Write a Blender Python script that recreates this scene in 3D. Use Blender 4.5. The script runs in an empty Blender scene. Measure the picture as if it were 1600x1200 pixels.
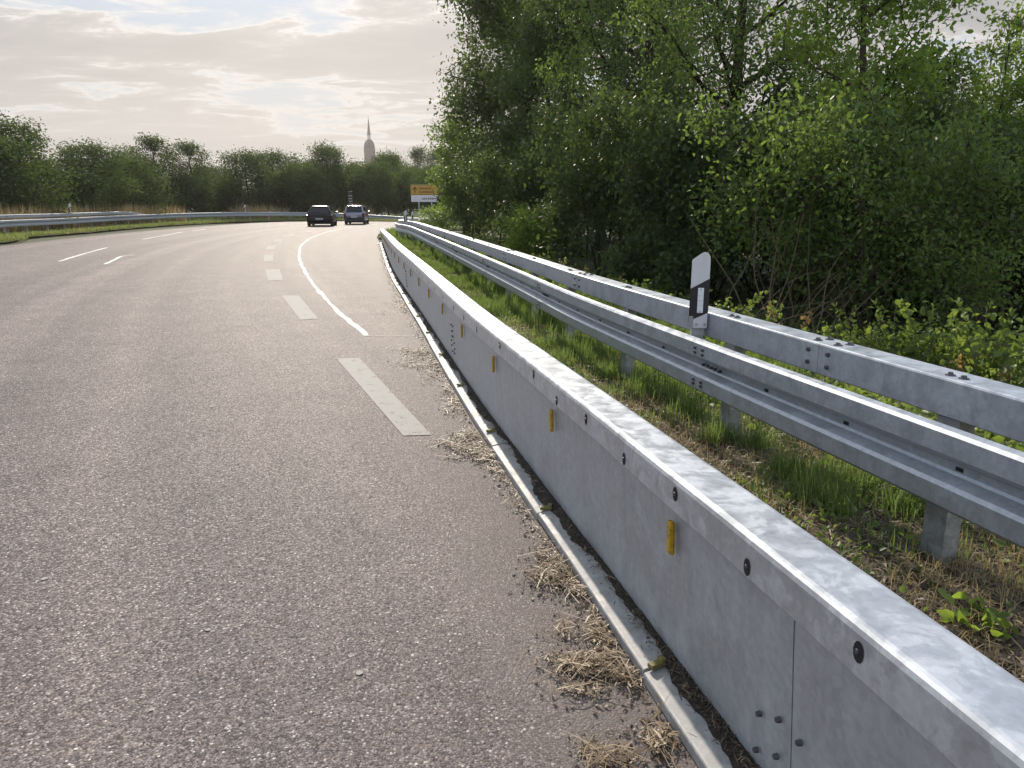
import bpy, bmesh, math, random
import numpy as np
from mathutils import Vector, Matrix
from mathutils.geometry import tessellate_polygon

rnd = random.Random(7)
RNG = np.random.default_rng(11)
C = bpy.context.scene.collection
SC = bpy.context.scene
PI = math.pi
R = math.radians

# ------------------------------------------------------------------ camera
F, CX, CY, HY, HC = 1200.0, 800.0, 600.0, 317.0, 1.6
PITCH = math.atan((CY - HY) / F)
CP, SP = math.cos(PITCH), math.sin(PITCH)

def ray(px, py):
    dx = (px - CX) / F; dy = -(py - CY) / F
    return dx, CP + dy * SP, -SP + dy * CP

def G(px, py, z=0.0):
    dx, dy, dz = ray(px, py)
    t = (z - HC) / dz
    return (dx * t, dy * t)

def at(px, py, Y):
    dx, dy, dz = ray(px, py)
    t = Y / dy
    return (dx * t, Y, HC + dz * t)

def proj(P):
    P = np.asarray(P, float)
    x = P[..., 0]; y = P[..., 1]; z = P[..., 2] - HC
    f = y * CP - z * SP
    u = y * SP + z * CP
    return np.stack([CX + F * x / f, CY - F * u / f], -1)

cam = bpy.data.cameras.new('camera')
cam.lens = 27.0; cam.sensor_width = 36.0; cam.clip_start = 0.05; cam.clip_end = 6000
camo = bpy.data.objects.new('camera', cam); C.objects.link(camo)
camo.location = (0, 0, HC); camo.rotation_euler = (PI / 2 - PITCH, 0, 0)
SC.camera = camo

SUN_AZ, SUN_EL = R(-12.8), R(31)
SUND = Vector((math.sin(SUN_AZ) * math.cos(SUN_EL), math.cos(SUN_AZ) * math.cos(SUN_EL), math.sin(SUN_EL)))

# ------------------------------------------------------------------ materials
def newmat(name):
    m = bpy.data.materials.new(name); m.use_nodes = True
    nt = m.node_tree
    return m, nt, nt.nodes['Principled BSDF']

class NB:
    """small node-building helper"""
    def __init__(self, nt): self.nt = nt
    def n(self, t, **kw):
        nd = self.nt.nodes.new(t)
        for k, v in kw.items():
            if k.startswith('i_'):
                key = k[2:]
                key = int(key) if key.isdigit() else key.replace('_', ' ')
                s = nd.inputs[key]
                if isinstance(v, bpy.types.NodeSocket): self.nt.links.new(v, s)
                else: s.default_value = v
            else: setattr(nd, k, v)
        return nd
    def link(self, a, b): self.nt.links.new(a, b)
    def math(self, op, a, b=None, c=None, clamp=False):
        nd = self.n('ShaderNodeMath', operation=op); nd.use_clamp = clamp
        for i, v in enumerate((a, b, c)):
            if v is None: continue
            if isinstance(v, bpy.types.NodeSocket): self.link(v, nd.inputs[i])
            else: nd.inputs[i].default_value = v
        return nd.outputs[0]
    def ramp(self, fac, stops, interp='LINEAR'):
        nd = self.n('ShaderNodeValToRGB'); self.link(fac, nd.inputs[0])
        cr = nd.color_ramp; cr.interpolation = interp
        while len(cr.elements) > 1: cr.elements.remove(cr.elements[-1])
        for i, (p, col) in enumerate(stops):
            e = cr.elements[0] if i == 0 else cr.elements.new(p)
            e.position = p
            e.color = tuple(col) + (1,) if len(col) == 3 else col
        return nd.outputs[0]
    def mix(self, fac, a, b, mode='MIX'):
        nd = self.n('ShaderNodeMix', data_type='RGBA', blend_type=mode)
        for s, v in ((nd.inputs[0], fac), (nd.inputs[6], a), (nd.inputs[7], b)):
            if isinstance(v, bpy.types.NodeSocket): self.link(v, s)
            else: s.default_value = v if not isinstance(v, tuple) or len(v) == 4 else tuple(v) + (1,)
        return nd.outputs[2]
    def noise(self, vec, scale, detail=3, rough=0.55, dist=0.0):
        nd = self.n('ShaderNodeTexNoise'); nd.inputs['Scale'].default_value = scale
        nd.inputs['Detail'].default_value = detail; nd.inputs['Roughness'].default_value = rough
        nd.inputs['Distortion'].default_value = dist
        if vec is not None: self.link(vec, nd.inputs['Vector'])
        return nd.outputs[0]
    def coord(self, kind='Object'):
        return self.n('ShaderNodeTexCoord').outputs[kind]
    def mapping(self, vec, scale=(1, 1, 1), loc=(0, 0, 0)):
        nd = self.n('ShaderNodeMapping'); self.link(vec, nd.inputs[0])
        nd.inputs['Scale'].default_value = scale; nd.inputs['Location'].default_value = loc
        return nd.outputs[0]

def simple(name, col, rough=0.6, metal=0.0, var=0.15, vscale=20, spec=0.5, bump=0.0):
    m, nt, b = newmat(name); q = NB(nt)
    f = q.noise(q.coord(), vscale, 4)
    lo = tuple(c * (1 - var) for c in col); hi = tuple(min(1, c * (1 + var)) for c in col)
    b.inputs['Base Color'].default_value = (*col, 1)
    q.link(q.ramp(f, [(0.3, lo), (0.7, hi)]), b.inputs['Base Color'])
    b.inputs['Roughness'].default_value = rough; b.inputs['Metallic'].default_value = metal
    b.inputs['Specular IOR Level'].default_value = spec
    if bump:
        bp = q.n('ShaderNodeBump'); bp.inputs['Strength'].default_value = bump; bp.inputs['Distance'].default_value = 0.01
        q.link(f, bp.inputs['Height']); q.link(bp.outputs[0], b.inputs['Normal'])
    return m

def asphalt_mat():
    m, nt, b = newmat('asphalt'); q = NB(nt)
    co = q.coord()
    v = q.n('ShaderNodeTexVoronoi'); v.inputs['Scale'].default_value = 125; q.link(co, v.inputs['Vector'])
    v2 = q.n('ShaderNodeTexVoronoi'); v2.inputs['Scale'].default_value = 260; q.link(co, v2.inputs['Vector'])
    sep = q.n('ShaderNodeSeparateColor'); q.link(v.outputs['Color'], sep.inputs[0])
    sep2 = q.n('ShaderNodeSeparateColor'); q.link(v2.outputs['Color'], sep2.inputs[0])
    stone = q.ramp(sep.outputs[0], [(0.0, (0.108, 0.091, 0.084)), (0.45, (0.2, 0.168, 0.156)), (0.78, (0.265, 0.224, 0.208)), (0.95, (0.41, 0.355, 0.325)), (1.0, (0.75, 0.7, 0.64))])
    gap = q.ramp(v.outputs['Distance'], [(0.3, (1, 1, 1)), (0.8, (0.6, 0.59, 0.59))])
    col = q.mix(1.0, stone, gap, 'MULTIPLY')
    fine = q.ramp(sep2.outputs[1], [(0, (0.78, 0.78, 0.78)), (1, (1.2, 1.2, 1.2))])
    col = q.mix(1.0, col, fine, 'MULTIPLY')
    # wheel tracks and patches: radius about the bend's centre
    xyz = q.n('ShaderNodeSeparateXYZ'); q.link(co, xyz.inputs[0])
    dx = q.math('SUBTRACT', xyz.outputs[0], 94.0); dy = q.math('SUBTRACT', xyz.outputs[1], 52.0)
    rr = q.math('SQRT', q.math('ADD', q.math('MULTIPLY', dx, dx), q.math('MULTIPLY', dy, dy)))
    big = q.noise(co, 0.35, 4, 0.6)
    rj = q.math('ADD', rr, q.math('MULTIPLY', big, 0.7))
    tr = q.n('ShaderNodeTexNoise', noise_dimensions='1D'); tr.inputs['Scale'].default_value = 0.9; tr.inputs['Detail'].default_value = 3
    q.link(rj, tr.inputs['W'])
    trk = q.ramp(tr.outputs[0], [(0.3, (0.80, 0.80, 0.82)), (0.7, (1.15, 1.13, 1.12))])
    col = q.mix(1.0, col, trk, 'MULTIPLY')
    # dark sealed seam
    d1 = q.math('ABSOLUTE', q.math('SUBTRACT', rj, 109.75))
    seam = q.ramp(d1, [(0.0, (0.74, 0.74, 0.78)), (0.28, (1, 1, 1))])
    col = q.mix(1.0, col, seam, 'MULTIPLY')
    big2 = q.ramp(q.noise(co, 1.3, 5, 0.65), [(0.3, (0.87, 0.87, 0.87)), (0.7, (1.12, 1.11, 1.1))])
    col = q.mix(1.0, col, big2, 'MULTIPLY')
    # trodden-in dust near the barrier: smoother, redder
    dust = q.math('MULTIPLY', q.ramp(q.math('ADD', q.math('SUBTRACT', 103.9, rr), q.math('MULTIPLY', q.noise(co, 2.2, 4), 1.4)), [(0.7, (0, 0, 0)), (1.9, (1, 1, 1))]), q.ramp(xyz.outputs[1], [(0.0, (0, 0, 0)), (1, (1, 1, 1))]))
    spk = q.ramp(q.noise(co, 60, 3, 0.7), [(0.35, (0.12, 0.10, 0.092)), (0.65, (0.21, 0.18, 0.165))])
    # distance to lip given by attribute-free test: use the road mesh's own uv
    uv = q.n('ShaderNodeUVMap'); uv.uv_map = 'edge'
    us = q.n('ShaderNodeSeparateXYZ'); q.link(uv.outputs[0], us.inputs[0])
    ed = q.math('ADD', us.outputs[0], q.math('MULTIPLY', q.math('SUBTRACT', q.noise(co, 1.8, 5, 0.65), 0.5), 0.9))
    dustf = q.ramp(ed, [(0.18, (0.8, 0.8, 0.8)), (0.62, (0, 0, 0))])
    col = q.mix(dustf, col, spk)
    col = q.mix(q.math('MULTIPLY', dust, 0.45), col, (0.19, 0.16, 0.15))
    q.link(col, b.inputs['Base Color'])
    # facets that glint
    ns = q.n('ShaderNodeVectorMath', operation='SUBTRACT'); q.link(v.outputs['Color'], ns.inputs[0]); ns.inputs[1].default_value = (0.5, 0.5, 0.5)
    nsc = q.n('ShaderNodeVectorMath', operation='SCALE'); q.link(ns.outputs[0], nsc.inputs[0])
    q.link(q.math('MULTIPLY', q.math('SUBTRACT', 1.0, dustf), 0.55), nsc.inputs['Scale'])
    geo = q.n('ShaderNodeNewGeometry')
    na = q.n('ShaderNodeVectorMath', operation='ADD'); q.link(geo.outputs['Normal'], na.inputs[0]); q.link(nsc.outputs[0], na.inputs[1])
    nn = q.n('ShaderNodeVectorMath', operation='NORMALIZE'); q.link(na.outputs[0], nn.inputs[0])
    bp = q.n('ShaderNodeBump'); bp.inputs['Strength'].default_value = 0.55; bp.inputs['Distance'].default_value = 0.004; bp.invert = True
    q.link(v.outputs['Distance'], bp.inputs['Height']); q.link(nn.outputs[0], bp.inputs['Normal'])
    q.link(bp.outputs[0], b.inputs['Normal'])
    q.link(q.ramp(sep2.outputs[0], [(0.0, (0.4,) * 3), (0.3, (0.65,) * 3), (1, (0.9,) * 3)]), b.inputs['Roughness'])
    b.inputs['Specular IOR Level'].default_value = 0.13
    return m

def galv(name, col=(0.46, 0.475, 0.49), spangle=7.0, metal=0.35, rough=0.5, contrast=0.16, streak=True):
    m, nt, b = newmat(name); q = NB(nt); co = q.coord()
    a = q.noise(co, spangle, 5, 0.62, 0.6)
    c = q.noise(co, spangle * 5, 3, 0.6)
    lo = tuple(x * (1 - contrast) for x in col); hi = tuple(x * (1 + contrast) for x in col)
    base = q.ramp(a, [(0.32, lo), (0.5, col), (0.53, hi), (0.75, hi)])
    fin = q.ramp(c, [(0.3, (0.93,) * 3), (0.7, (1.06,) * 3)])
    base = q.mix(1.0, base, fin, 'MULTIPLY')
    if streak:
        st = q.noise(q.mapping(co, (9, 9, 0.7)), 2.2, 4, 0.6)
        base = q.mix(1.0, base, q.ramp(st, [(0.3, (0.93, 0.93, 0.93)), (0.62, (1.03, 1.03, 1.03))]), 'MULTIPLY')
    vs = q.n('ShaderNodeTexVoronoi'); vs.inputs['Scale'].default_value = 55; q.link(co, vs.inputs['Vector'])
    vsep = q.n('ShaderNodeSeparateColor'); q.link(vs.outputs['Color'], vsep.inputs[0])
    base = q.mix(1.0, base, q.ramp(vsep.outputs[0], [(0, (0.93, 0.93, 0.935)), (1, (1.07, 1.07, 1.065))]), 'MULTIPLY')
    grime = q.ramp(q.noise(q.mapping(co, (3, 3, 1.2), (5, 2, 1)), 3.0, 7, 0.72), [(0.58, (0, 0, 0)), (0.8, (0.35, 0.35, 0.35))])
    base = q.mix(grime, base, (0.20, 0.19, 0.175))
    q.link(base, b.inputs['Base Color'])
    b.inputs['Metallic'].default_value = metal
    q.link(q.ramp(a, [(0.35, (rough - 0.08,) * 3), (0.65, (rough + 0.12,) * 3)]), b.inputs['Roughness'])
    bp = q.n('ShaderNodeBump'); bp.inputs['Strength'].default_value = 0.12; bp.inputs['Distance'].default_value = 0.004
    q.link(a, bp.inputs['Height']); q.link(bp.outputs[0], b.inputs['Normal'])
    return m

def leaf_mat(name, dark, light, trans, tf=0.4, rough=0.5):
    m, nt, b = newmat(name); q = NB(nt)
    geo = q.n('ShaderNodeNewGeometry'); oi = q.n('ShaderNodeObjectInfo')
    r = q.math('ADD', q.math('MULTIPLY', geo.outputs['Random Per Island'], 0.75), q.math('MULTIPLY', oi.outputs['Random'], 0.25))
    big = q.noise(q.coord(), 0.7, 3)
    r = q.math('ADD', q.math('MULTIPLY', r, 0.7), q.math('MULTIPLY', big, 0.4))
    col = q.ramp(r, [(0.15, dark), (0.8, light)])
    q.link(col, b.inputs['Base Color']); b.inputs['Roughness'].default_value = rough
    b.inputs['Specular IOR Level'].default_value = 0.4
    tr = q.n('ShaderNodeBsdfTranslucent')
    tc = q.ramp(r, [(0.15, tuple(c * 0.75 for c in trans)), (0.8, tuple(c * 1.2 for c in trans))]); q.link(tc, tr.inputs[0])
    mx = q.n('ShaderNodeMixShader'); mx.inputs[0].default_value = tf
    q.link(b.outputs[0], mx.inputs[1]); q.link(tr.outputs[0], mx.inputs[2])
    out = nt.nodes['Material Output']; q.link(mx.outputs[0], out.inputs[0])
    return m

def ground_mat(name, c1, c2, c3, s=6):
    m, nt, b = newmat(name); q = NB(nt); co = q.coord()
    a = q.noise(co, s, 6, 0.65); d = q.noise(co, s * 12, 4, 0.7)
    col = q.ramp(a, [(0.3, c1), (0.5, c2), (0.7, c3)])
    col = q.mix(1.0, col, q.ramp(d, [(0.3, (0.6,) * 3), (0.7, (1.35,) * 3)]), 'MULTIPLY')
    q.link(col, b.inputs['Base Color']); b.inputs['Roughness'].default_value = 0.95
    bp = q.n('ShaderNodeBump'); bp.inputs['Strength'].default_value = 0.8; bp.inputs['Distance'].default_value = 0.03
    q.link(d, bp.inputs['Height']); q.link(bp.outputs[0], b.inputs['Normal'])
    return m

def paint_line_mat(name, col, wear):
    m, nt, b = newmat(name); q = NB(nt); co = q.coord()
    v = q.n('ShaderNodeTexVoronoi'); v.inputs['Scale'].default_value = 95; q.link(co, v.inputs['Vector'])
    w = q.noise(co, 9, 6, 0.7); w2 = q.noise(co, 70, 4, 0.7)
    f = q.ramp(q.math('ADD', w, q.math('MULTIPLY', w2, 0.5)), [(wear, (0, 0, 0)), (wear + 0.16, (1, 1, 1))])
    under = q.ramp(v.outputs['Distance'], [(0.2, (0.2, 0.178, 0.167)), (0.8, (0.115, 0.10, 0.096))])
    q.link(q.mix(f, under, col), b.inputs['Base Color']); b.inputs['Roughness'].default_value = 0.8; b.inputs['Specular IOR Level'].default_value = 0.22
    bp = q.n('ShaderNodeBump'); bp.inputs['Strength'].default_value = 0.6; bp.inputs['Distance'].default_value = 0.003; bp.invert = True
    q.link(v.outputs['Distance'], bp.inputs['Height']); q.link(bp.outputs[0], b.inputs['Normal'])
    return m

M = {}
M['asphalt'] = asphalt_mat()
M['cap'] = galv('galvanised cap', (0.44, 0.465, 0.5), 9.0, 0.45, 0.42, 0.15, False)
M['wall'] = galv('galvanised wall', (0.41, 0.445, 0.49), 4.0, 0.5, 0.48, 0.05, True)
M['lip'] = galv('galvanised foot', (0.32, 0.32, 0.315), 12.0, 0.1, 0.6, 0.14, False)
M['rail'] = galv('galvanised rail', (0.405, 0.44, 0.485), 8.0, 0.5, 0.42, 0.07, False)
M['post'] = galv('galvanised post', (0.33, 0.34, 0.345), 14.0, 0.3, 0.5, 0.18, False)
M['bolt'] = simple('bolt steel', (0.10, 0.10, 0.115), 0.45, 0.6, 0.3, 60)
M['hole'] = simple('dark hole', (0.012, 0.012, 0.014), 0.8)
M['yellow'] = simple('weathered yellow reflector', (0.42, 0.27, 0.02), 0.4, 0, 0.35, 45)
M['mossy'] = simple('dirty yellow plastic', (0.17, 0.155, 0.05), 0.6, 0, 0.35, 60)
M['line'] = paint_line_mat('white road paint', (0.72, 0.69, 0.64), 0.53)
M['dash'] = paint_line_mat('worn road paint', (0.385, 0.362, 0.33), 0.53)
M['bark'] = simple('bark', (0.075, 0.058, 0.042), 0.95, 0, 0.4, 14, 0.2, 0.6)
M['barkdark'] = simple('dark bark', (0.042, 0.034, 0.026), 0.95, 0, 0.4, 14, 0.2, 0.6)
M['stem'] = simple('brown stem', (0.14, 0.11, 0.07), 0.9, 0, 0.3, 30)
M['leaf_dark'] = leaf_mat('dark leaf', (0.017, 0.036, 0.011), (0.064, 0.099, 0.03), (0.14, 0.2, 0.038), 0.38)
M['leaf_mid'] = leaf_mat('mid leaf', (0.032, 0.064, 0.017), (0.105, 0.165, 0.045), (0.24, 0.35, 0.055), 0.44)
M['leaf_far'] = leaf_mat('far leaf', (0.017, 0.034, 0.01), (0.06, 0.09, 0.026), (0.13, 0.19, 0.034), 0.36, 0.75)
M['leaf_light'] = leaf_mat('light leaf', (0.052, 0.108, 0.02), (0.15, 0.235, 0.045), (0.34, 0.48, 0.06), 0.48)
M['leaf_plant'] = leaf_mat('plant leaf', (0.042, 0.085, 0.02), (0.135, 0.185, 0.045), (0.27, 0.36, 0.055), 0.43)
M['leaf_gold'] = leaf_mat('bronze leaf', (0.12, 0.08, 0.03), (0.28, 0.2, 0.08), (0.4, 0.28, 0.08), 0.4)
M['grass'] = leaf_mat('grass blade', (0.055, 0.1, 0.025), (0.15, 0.205, 0.065), (0.27, 0.38, 0.08), 0.42)
M['drygrass'] = leaf_mat('dry grass blade', (0.19, 0.145, 0.07), (0.42, 0.33, 0.18), (0.5, 0.38, 0.18), 0.35)
M['straw'] = leaf_mat('straw', (0.12, 0.082, 0.05), (0.38, 0.29, 0.185), (0.3, 0.21, 0.11), 0.15)
M['litter'] = leaf_mat('dark litter', (0.028, 0.021, 0.016), (0.11, 0.08, 0.055), (0.1, 0.07, 0.04), 0.1)
M['soil'] = ground_mat('verge soil', (0.045, 0.036, 0.024), (0.095, 0.072, 0.045), (0.16, 0.12, 0.072), 5)
M['dirt'] = ground_mat('dirt', (0.02, 0.016, 0.013), (0.045, 0.035, 0.027), (0.075, 0.058, 0.044), 20)
M['field'] = ground_mat('meadow', (0.03, 0.045, 0.015), (0.06, 0.07, 0.025), (0.09, 0.085, 0.04), 1.5)
M['white'] = simple('white plastic', (0.62, 0.63, 0.66), 0.45, 0, 0.05, 15)
M['black'] = simple('black plastic', (0.012, 0.013, 0.018), 0.45)
M['reflector'] = simple('white reflector', (0.72, 0.75, 0.8), 0.25, 0, 0.05, 80)
M['rubber'] = simple('rubber', (0.018, 0.018, 0.018), 0.85)
M['rim'] = simple('alloy rim', (0.2, 0.2, 0.21), 0.35, 0.8)
M['rimdark'] = simple('dark rim', (0.03, 0.03, 0.033), 0.4, 0.5)
M['sign_yellow'] = simple('yellow sign face', (0.44, 0.26, 0.035), 0.5, 0, 0.08, 3)
M['sign_white'] = simple('white sign face', (0.6, 0.6, 0.63), 0.5, 0, 0.05, 3)
M['sign_black'] = simple('sign lettering', (0.02, 0.018, 0.016), 0.6)
M['sign_back'] = simple('sign frame', (0.2, 0.2, 0.2), 0.5, 0.4)
M['stone'] = simple('sandstone', (0.085, 0.064, 0.066), 0.9, 0, 0.2, 0.4)
M['stonelight'] = simple('lantern stone', (0.55, 0.52, 0.52), 0.8, 0, 0.1, 1)
M['copper'] = simple('spire cladding', (0.10, 0.06, 0.045), 0.6, 0.1, 0.2, 0.5)

def car_paint(name, col, metal, rough=0.25):
    m, nt, b = newmat(name); q = NB(nt)
    n = q.noise(q.coord(), 3, 4)
    q.link(q.ramp(n, [(0.3, tuple(c * 0.9 for c in col)), (0.7, tuple(c * 1.1 for c in col))]), b.inputs['Base Color'])
    b.inputs['Metallic'].default_value = metal; b.inputs['Roughness'].default_value = rough
    b.inputs['Coat Weight'].default_value = 0.2; b.inputs['Coat Roughness'].default_value = 0.08
    return m
M['paint_black'] = car_paint('black car paint', (0.005, 0.005, 0.009), 0.0, 0.3)
for n_ in M['paint_black'].node_tree.nodes:
    if n_.type == 'BSDF_PRINCIPLED': n_.inputs['Specular IOR Level'].default_value = 0.25; n_.inputs['Coat Weight'].default_value = 0.06
M['paint_silver'] = car_paint('blue silver car paint', (0.20, 0.215, 0.27), 0.55)
M['carglass'] = simple('car glass', (0.008, 0.009, 0.013), 0.12, 0, 0.1, 5, 0.35)
M['taillight'] = simple('tail light lens', (0.13, 0.01, 0.012), 0.2)
M['taildark'] = simple('smoked tail light lens', (0.05, 0.006, 0.008), 0.2)
M['plate'] = simple('number plate', (0.35, 0.36, 0.4), 0.4)
M['trim'] = simple('black trim', (0.02, 0.02, 0.022), 0.6)

# ------------------------------------------------------------------ object helpers
def tag(o, label=None, cat=None, group=None, kind=None):
    if label: o['label'] = label
    if cat: o['category'] = cat
    if group: o['group'] = group
    if kind: o['kind'] = kind
    return o

def empty(name, loc=(0, 0, 0), rz=0.0, label=None, cat=None, group=None):
    o = bpy.data.objects.new(name, None); C.objects.link(o)
    o.location = loc; o.rotation_euler = (0, 0, rz); o.empty_display_size = 0.2
    return tag(o, label, cat, group)

def link_mesh(name, me, mats, parent=None, smooth=False):
    for m in (mats if isinstance(mats, (list, tuple)) else [mats]): me.materials.append(m)
    if smooth: me.polygons.foreach_set('use_smooth', np.ones(len(me.polygons), bool))
    o = bpy.data.objects.new(name, me); C.objects.link(o)
    if parent is not None: o.parent = parent
    return o

def tri_mesh(name, V, T):
    V = np.ascontiguousarray(V, np.float32); T = np.ascontiguousarray(T, np.int32)
    me = bpy.data.meshes.new(name)
    me.vertices.add(len(V)); me.vertices.foreach_set('co', V.ravel())
    me.loops.add(T.size); me.loops.foreach_set('vertex_index', T.ravel())
    me.polygons.add(len(T)); me.polygons.foreach_set('loop_start', np.arange(0, T.size, 3, dtype=np.int32))
    me.polygons.foreach_set('loop_total', np.full(len(T), 3, np.int32))
    me.update(calc_edges=True); me.validate()
    return me

class MB:
    """collects pieces into one mesh"""
    def __init__(s): s.v = []; s.f = []; s.mi = []
    def add(s, V, Fs, mi=0):
        o = len(s.v); s.v.extend([tuple(map(float, p)) for p in V])
        for f in Fs: s.f.append([i + o for i in f]); s.mi.append(mi)
    def box(s, c, size, mi=0, mat=None, bevel=0.0):
        x, y, z = (d / 2 for d in size)
        if bevel > 0:
            bm = bmesh.new(); bmesh.ops.create_cube(bm, size=1)
            for v in bm.verts: v.co = Vector((v.co.x * size[0], v.co.y * size[1], v.co.z * size[2]))
            bmesh.ops.bevel(bm, geom=bm.edges[:], offset=bevel, segments=2, affect='EDGES', profile=0.6)
            bm.verts.index_update()
            V = [v.co.copy() for v in bm.verts]; Fs = [[v.index for v in f.verts] for f in bm.faces]; bm.free()
        else:
            V = [Vector((sx * x, sy * y, sz * z)) for sx in (-1, 1) for sy in (-1, 1) for sz in (-1, 1)]
            Fs = [(0, 1, 3, 2), (4, 6, 7, 5), (0, 4, 5, 1), (2, 3, 7, 6), (0, 2, 6, 4), (1, 5, 7, 3)]
        if mat is not None: V = [mat @ v for v in V]
        s.add([v + Vector(c) for v in V], Fs, mi)
    def tube(s, pts, rad, n=6, mi=0, cap=True):
        pts = [Vector(p) for p in pts]; rings = []
        for i, p in enumerate(pts):
            t = (pts[min(i + 1, len(pts) - 1)] - pts[max(i - 1, 0)]).normalized()
            a = Vector((1, 0, 0)) if abs(t.x) < 0.8 else Vector((0, 1, 0))
            u = t.cross(a).normalized(); w = t.cross(u)
            r = rad[i] if hasattr(rad, '__len__') else rad
            rings.append([p + (u * math.cos(2 * PI * k / n) + w * math.sin(2 * PI * k / n)) * r for k in range(n)])
        V = [v for r_ in rings for v in r_]; Fs = []
        for i in range(len(pts) - 1):
            for k in range(n):
                k2 = (k + 1) % n
                Fs.append((i * n + k, i * n + k2, (i + 1) * n + k2, (i + 1) * n + k))
        if cap:
            Fs.append(tuple(range(n - 1, -1, -1))); Fs.append(tuple((len(pts) - 1) * n + k for k in range(n)))
        s.add(V, Fs, mi)
    def prism(s, poly, y0, y1, mi=0):
        """poly in (x,z), extruded along y"""
        n = len(poly)
        V = [(x, y0, z) for x, z in poly] + [(x, y1, z) for x, z in poly]
        Fs = [tuple(range(n)), tuple(range(2 * n - 1, n - 1, -1))] + [(i, i + n, (i + 1) % n + n, (i + 1) % n) for i in range(n)]
        s.add(V, Fs, mi)
    def build(s, name, mats, parent=None, smooth=False, xf=None):
        me = bpy.data.meshes.new(name); me.from_pydata(s.v, [], s.f)
        mats = mats if isinstance(mats, (list, tuple)) else [mats]
        me.polygons.foreach_set('material_index', np.array(s.mi, np.int32))
        bm = bmesh.new(); bm.from_mesh(me); bmesh.ops.recalc_face_normals(bm, faces=bm.faces[:]); bm.to_mesh(me); bm.free()
        return link_mesh(name, me, mats, parent, smooth)

def copy_tree(o, parent=None):
    c = o.copy(); C.objects.link(c)
    if parent is not None: c.parent = parent
    for ch in list(o.children): copy_tree(ch, c)
    return c

# ------------------------------------------------------------------ paths
def spline(pts, step=0.25):
    P = np.array(pts, float)
    P = np.vstack([2 * P[0] - P[1], P, 2 * P[-1] - P[-2]])
    out = []
    for i in range(1, len(P) - 2):
        p0, p1, p2, p3 = P[i - 1:i + 3]
        n = max(2, int(np.linalg.norm(p2[:2] - p1[:2]) / (step * 0.25)))
        t = np.linspace(0, 1, n, endpoint=False)[:, None]
        out.append(0.5 * ((2 * p1) + (-p0 + p2) * t + (2 * p0 - 5 * p1 + 4 * p2 - p3) * t ** 2 + (-p0 + 3 * p1 - 3 * p2 + p3) * t ** 3))
    out.append(P[-2][None])
    Q = np.vstack(out)
    d = np.r_[0, np.cumsum(np.linalg.norm(np.diff(Q[:, :2], axis=0), axis=1))]
    n = max(2, int(d[-1] / step) + 1)
    s = np.linspace(0, d[-1], n)
    return np.stack([np.interp(s, d, Q[:, k]) for k in range(Q.shape[1])], 1), s

class Path:
    def __init__(self, pts, step=0.25):
        self.P, self.s = spline(pts, step)
        T = np.gradient(self.P[:, :2], axis=0); T /= np.linalg.norm(T, axis=1)[:, None]
        self.T = T; self.N = np.stack([T[:, 1], -T[:, 0]], 1)   # right-hand normal
        self.L = self.s[-1]
    def at(self, s, off=0.0, z=0.0):
        x, y = (np.interp(s, self.s, self.P[:, k]) for k in (0, 1))
        nx, ny = (np.interp(s, self.s, self.N[:, k]) for k in (0, 1))
        zz = np.interp(s, self.s, self.P[:, 2]) if self.P.shape[1] > 2 else 0.0
        return np.array([x + nx * off, y + ny * off, zz + z])
    def frame(self, s):
        tx, ty = (np.interp(s, self.s, self.T[:, k]) for k in (0, 1))
        return math.atan2(-tx, ty)      # rotation about z that turns local +Y along the path
    def find(self, px, py, off, smax=37.0):
        """path parameter and height where a pixel's ray meets the curtain at offset off"""
        ss = np.linspace(0, min(self.L, smax), 6000)
        dx, dy, dz = ray(px, py)
        X = np.array([self.at(s, off)[:2] for s in ss])
        cr = X[:, 0] * dy - X[:, 1] * dx
        ok = X[:, 1] > 0.3
        i = np.argmin(np.where(ok, np.abs(cr) / np.maximum(X[:, 1], .5), 9))
        t = X[i, 1] / dy
        return ss[i], HC + dz * t

def sweep(mb, path, prof, s0, s1, step=0.25, mi=0, closed=True, caps=True, zfun=None):
    ss = np.linspace(s0, s1, max(2, int(round((s1 - s0) / step)) + 1))
    n = len(prof); V = []; Fs = []
    for s in ss:
        k = zfun(s) if zfun else (lambda z: z)
        for (o, z) in prof:
            p = path.at(s, o); V.append((p[0], p[1], p[2] + k(z)))
    m = n if closed else n - 1
    for i in range(len(ss) - 1):
        for j in range(m):
            j2 = (j + 1) % n
            Fs.append((i * n + j, i * n + j2, (i + 1) * n + j2, (i + 1) * n + j))
    if closed and caps:
        Fs.append(tuple(range(n))); Fs.append(tuple((len(ss) - 1) * n + j for j in range(n - 1, -1, -1)))
    mb.add(V, Fs, mi)

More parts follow.
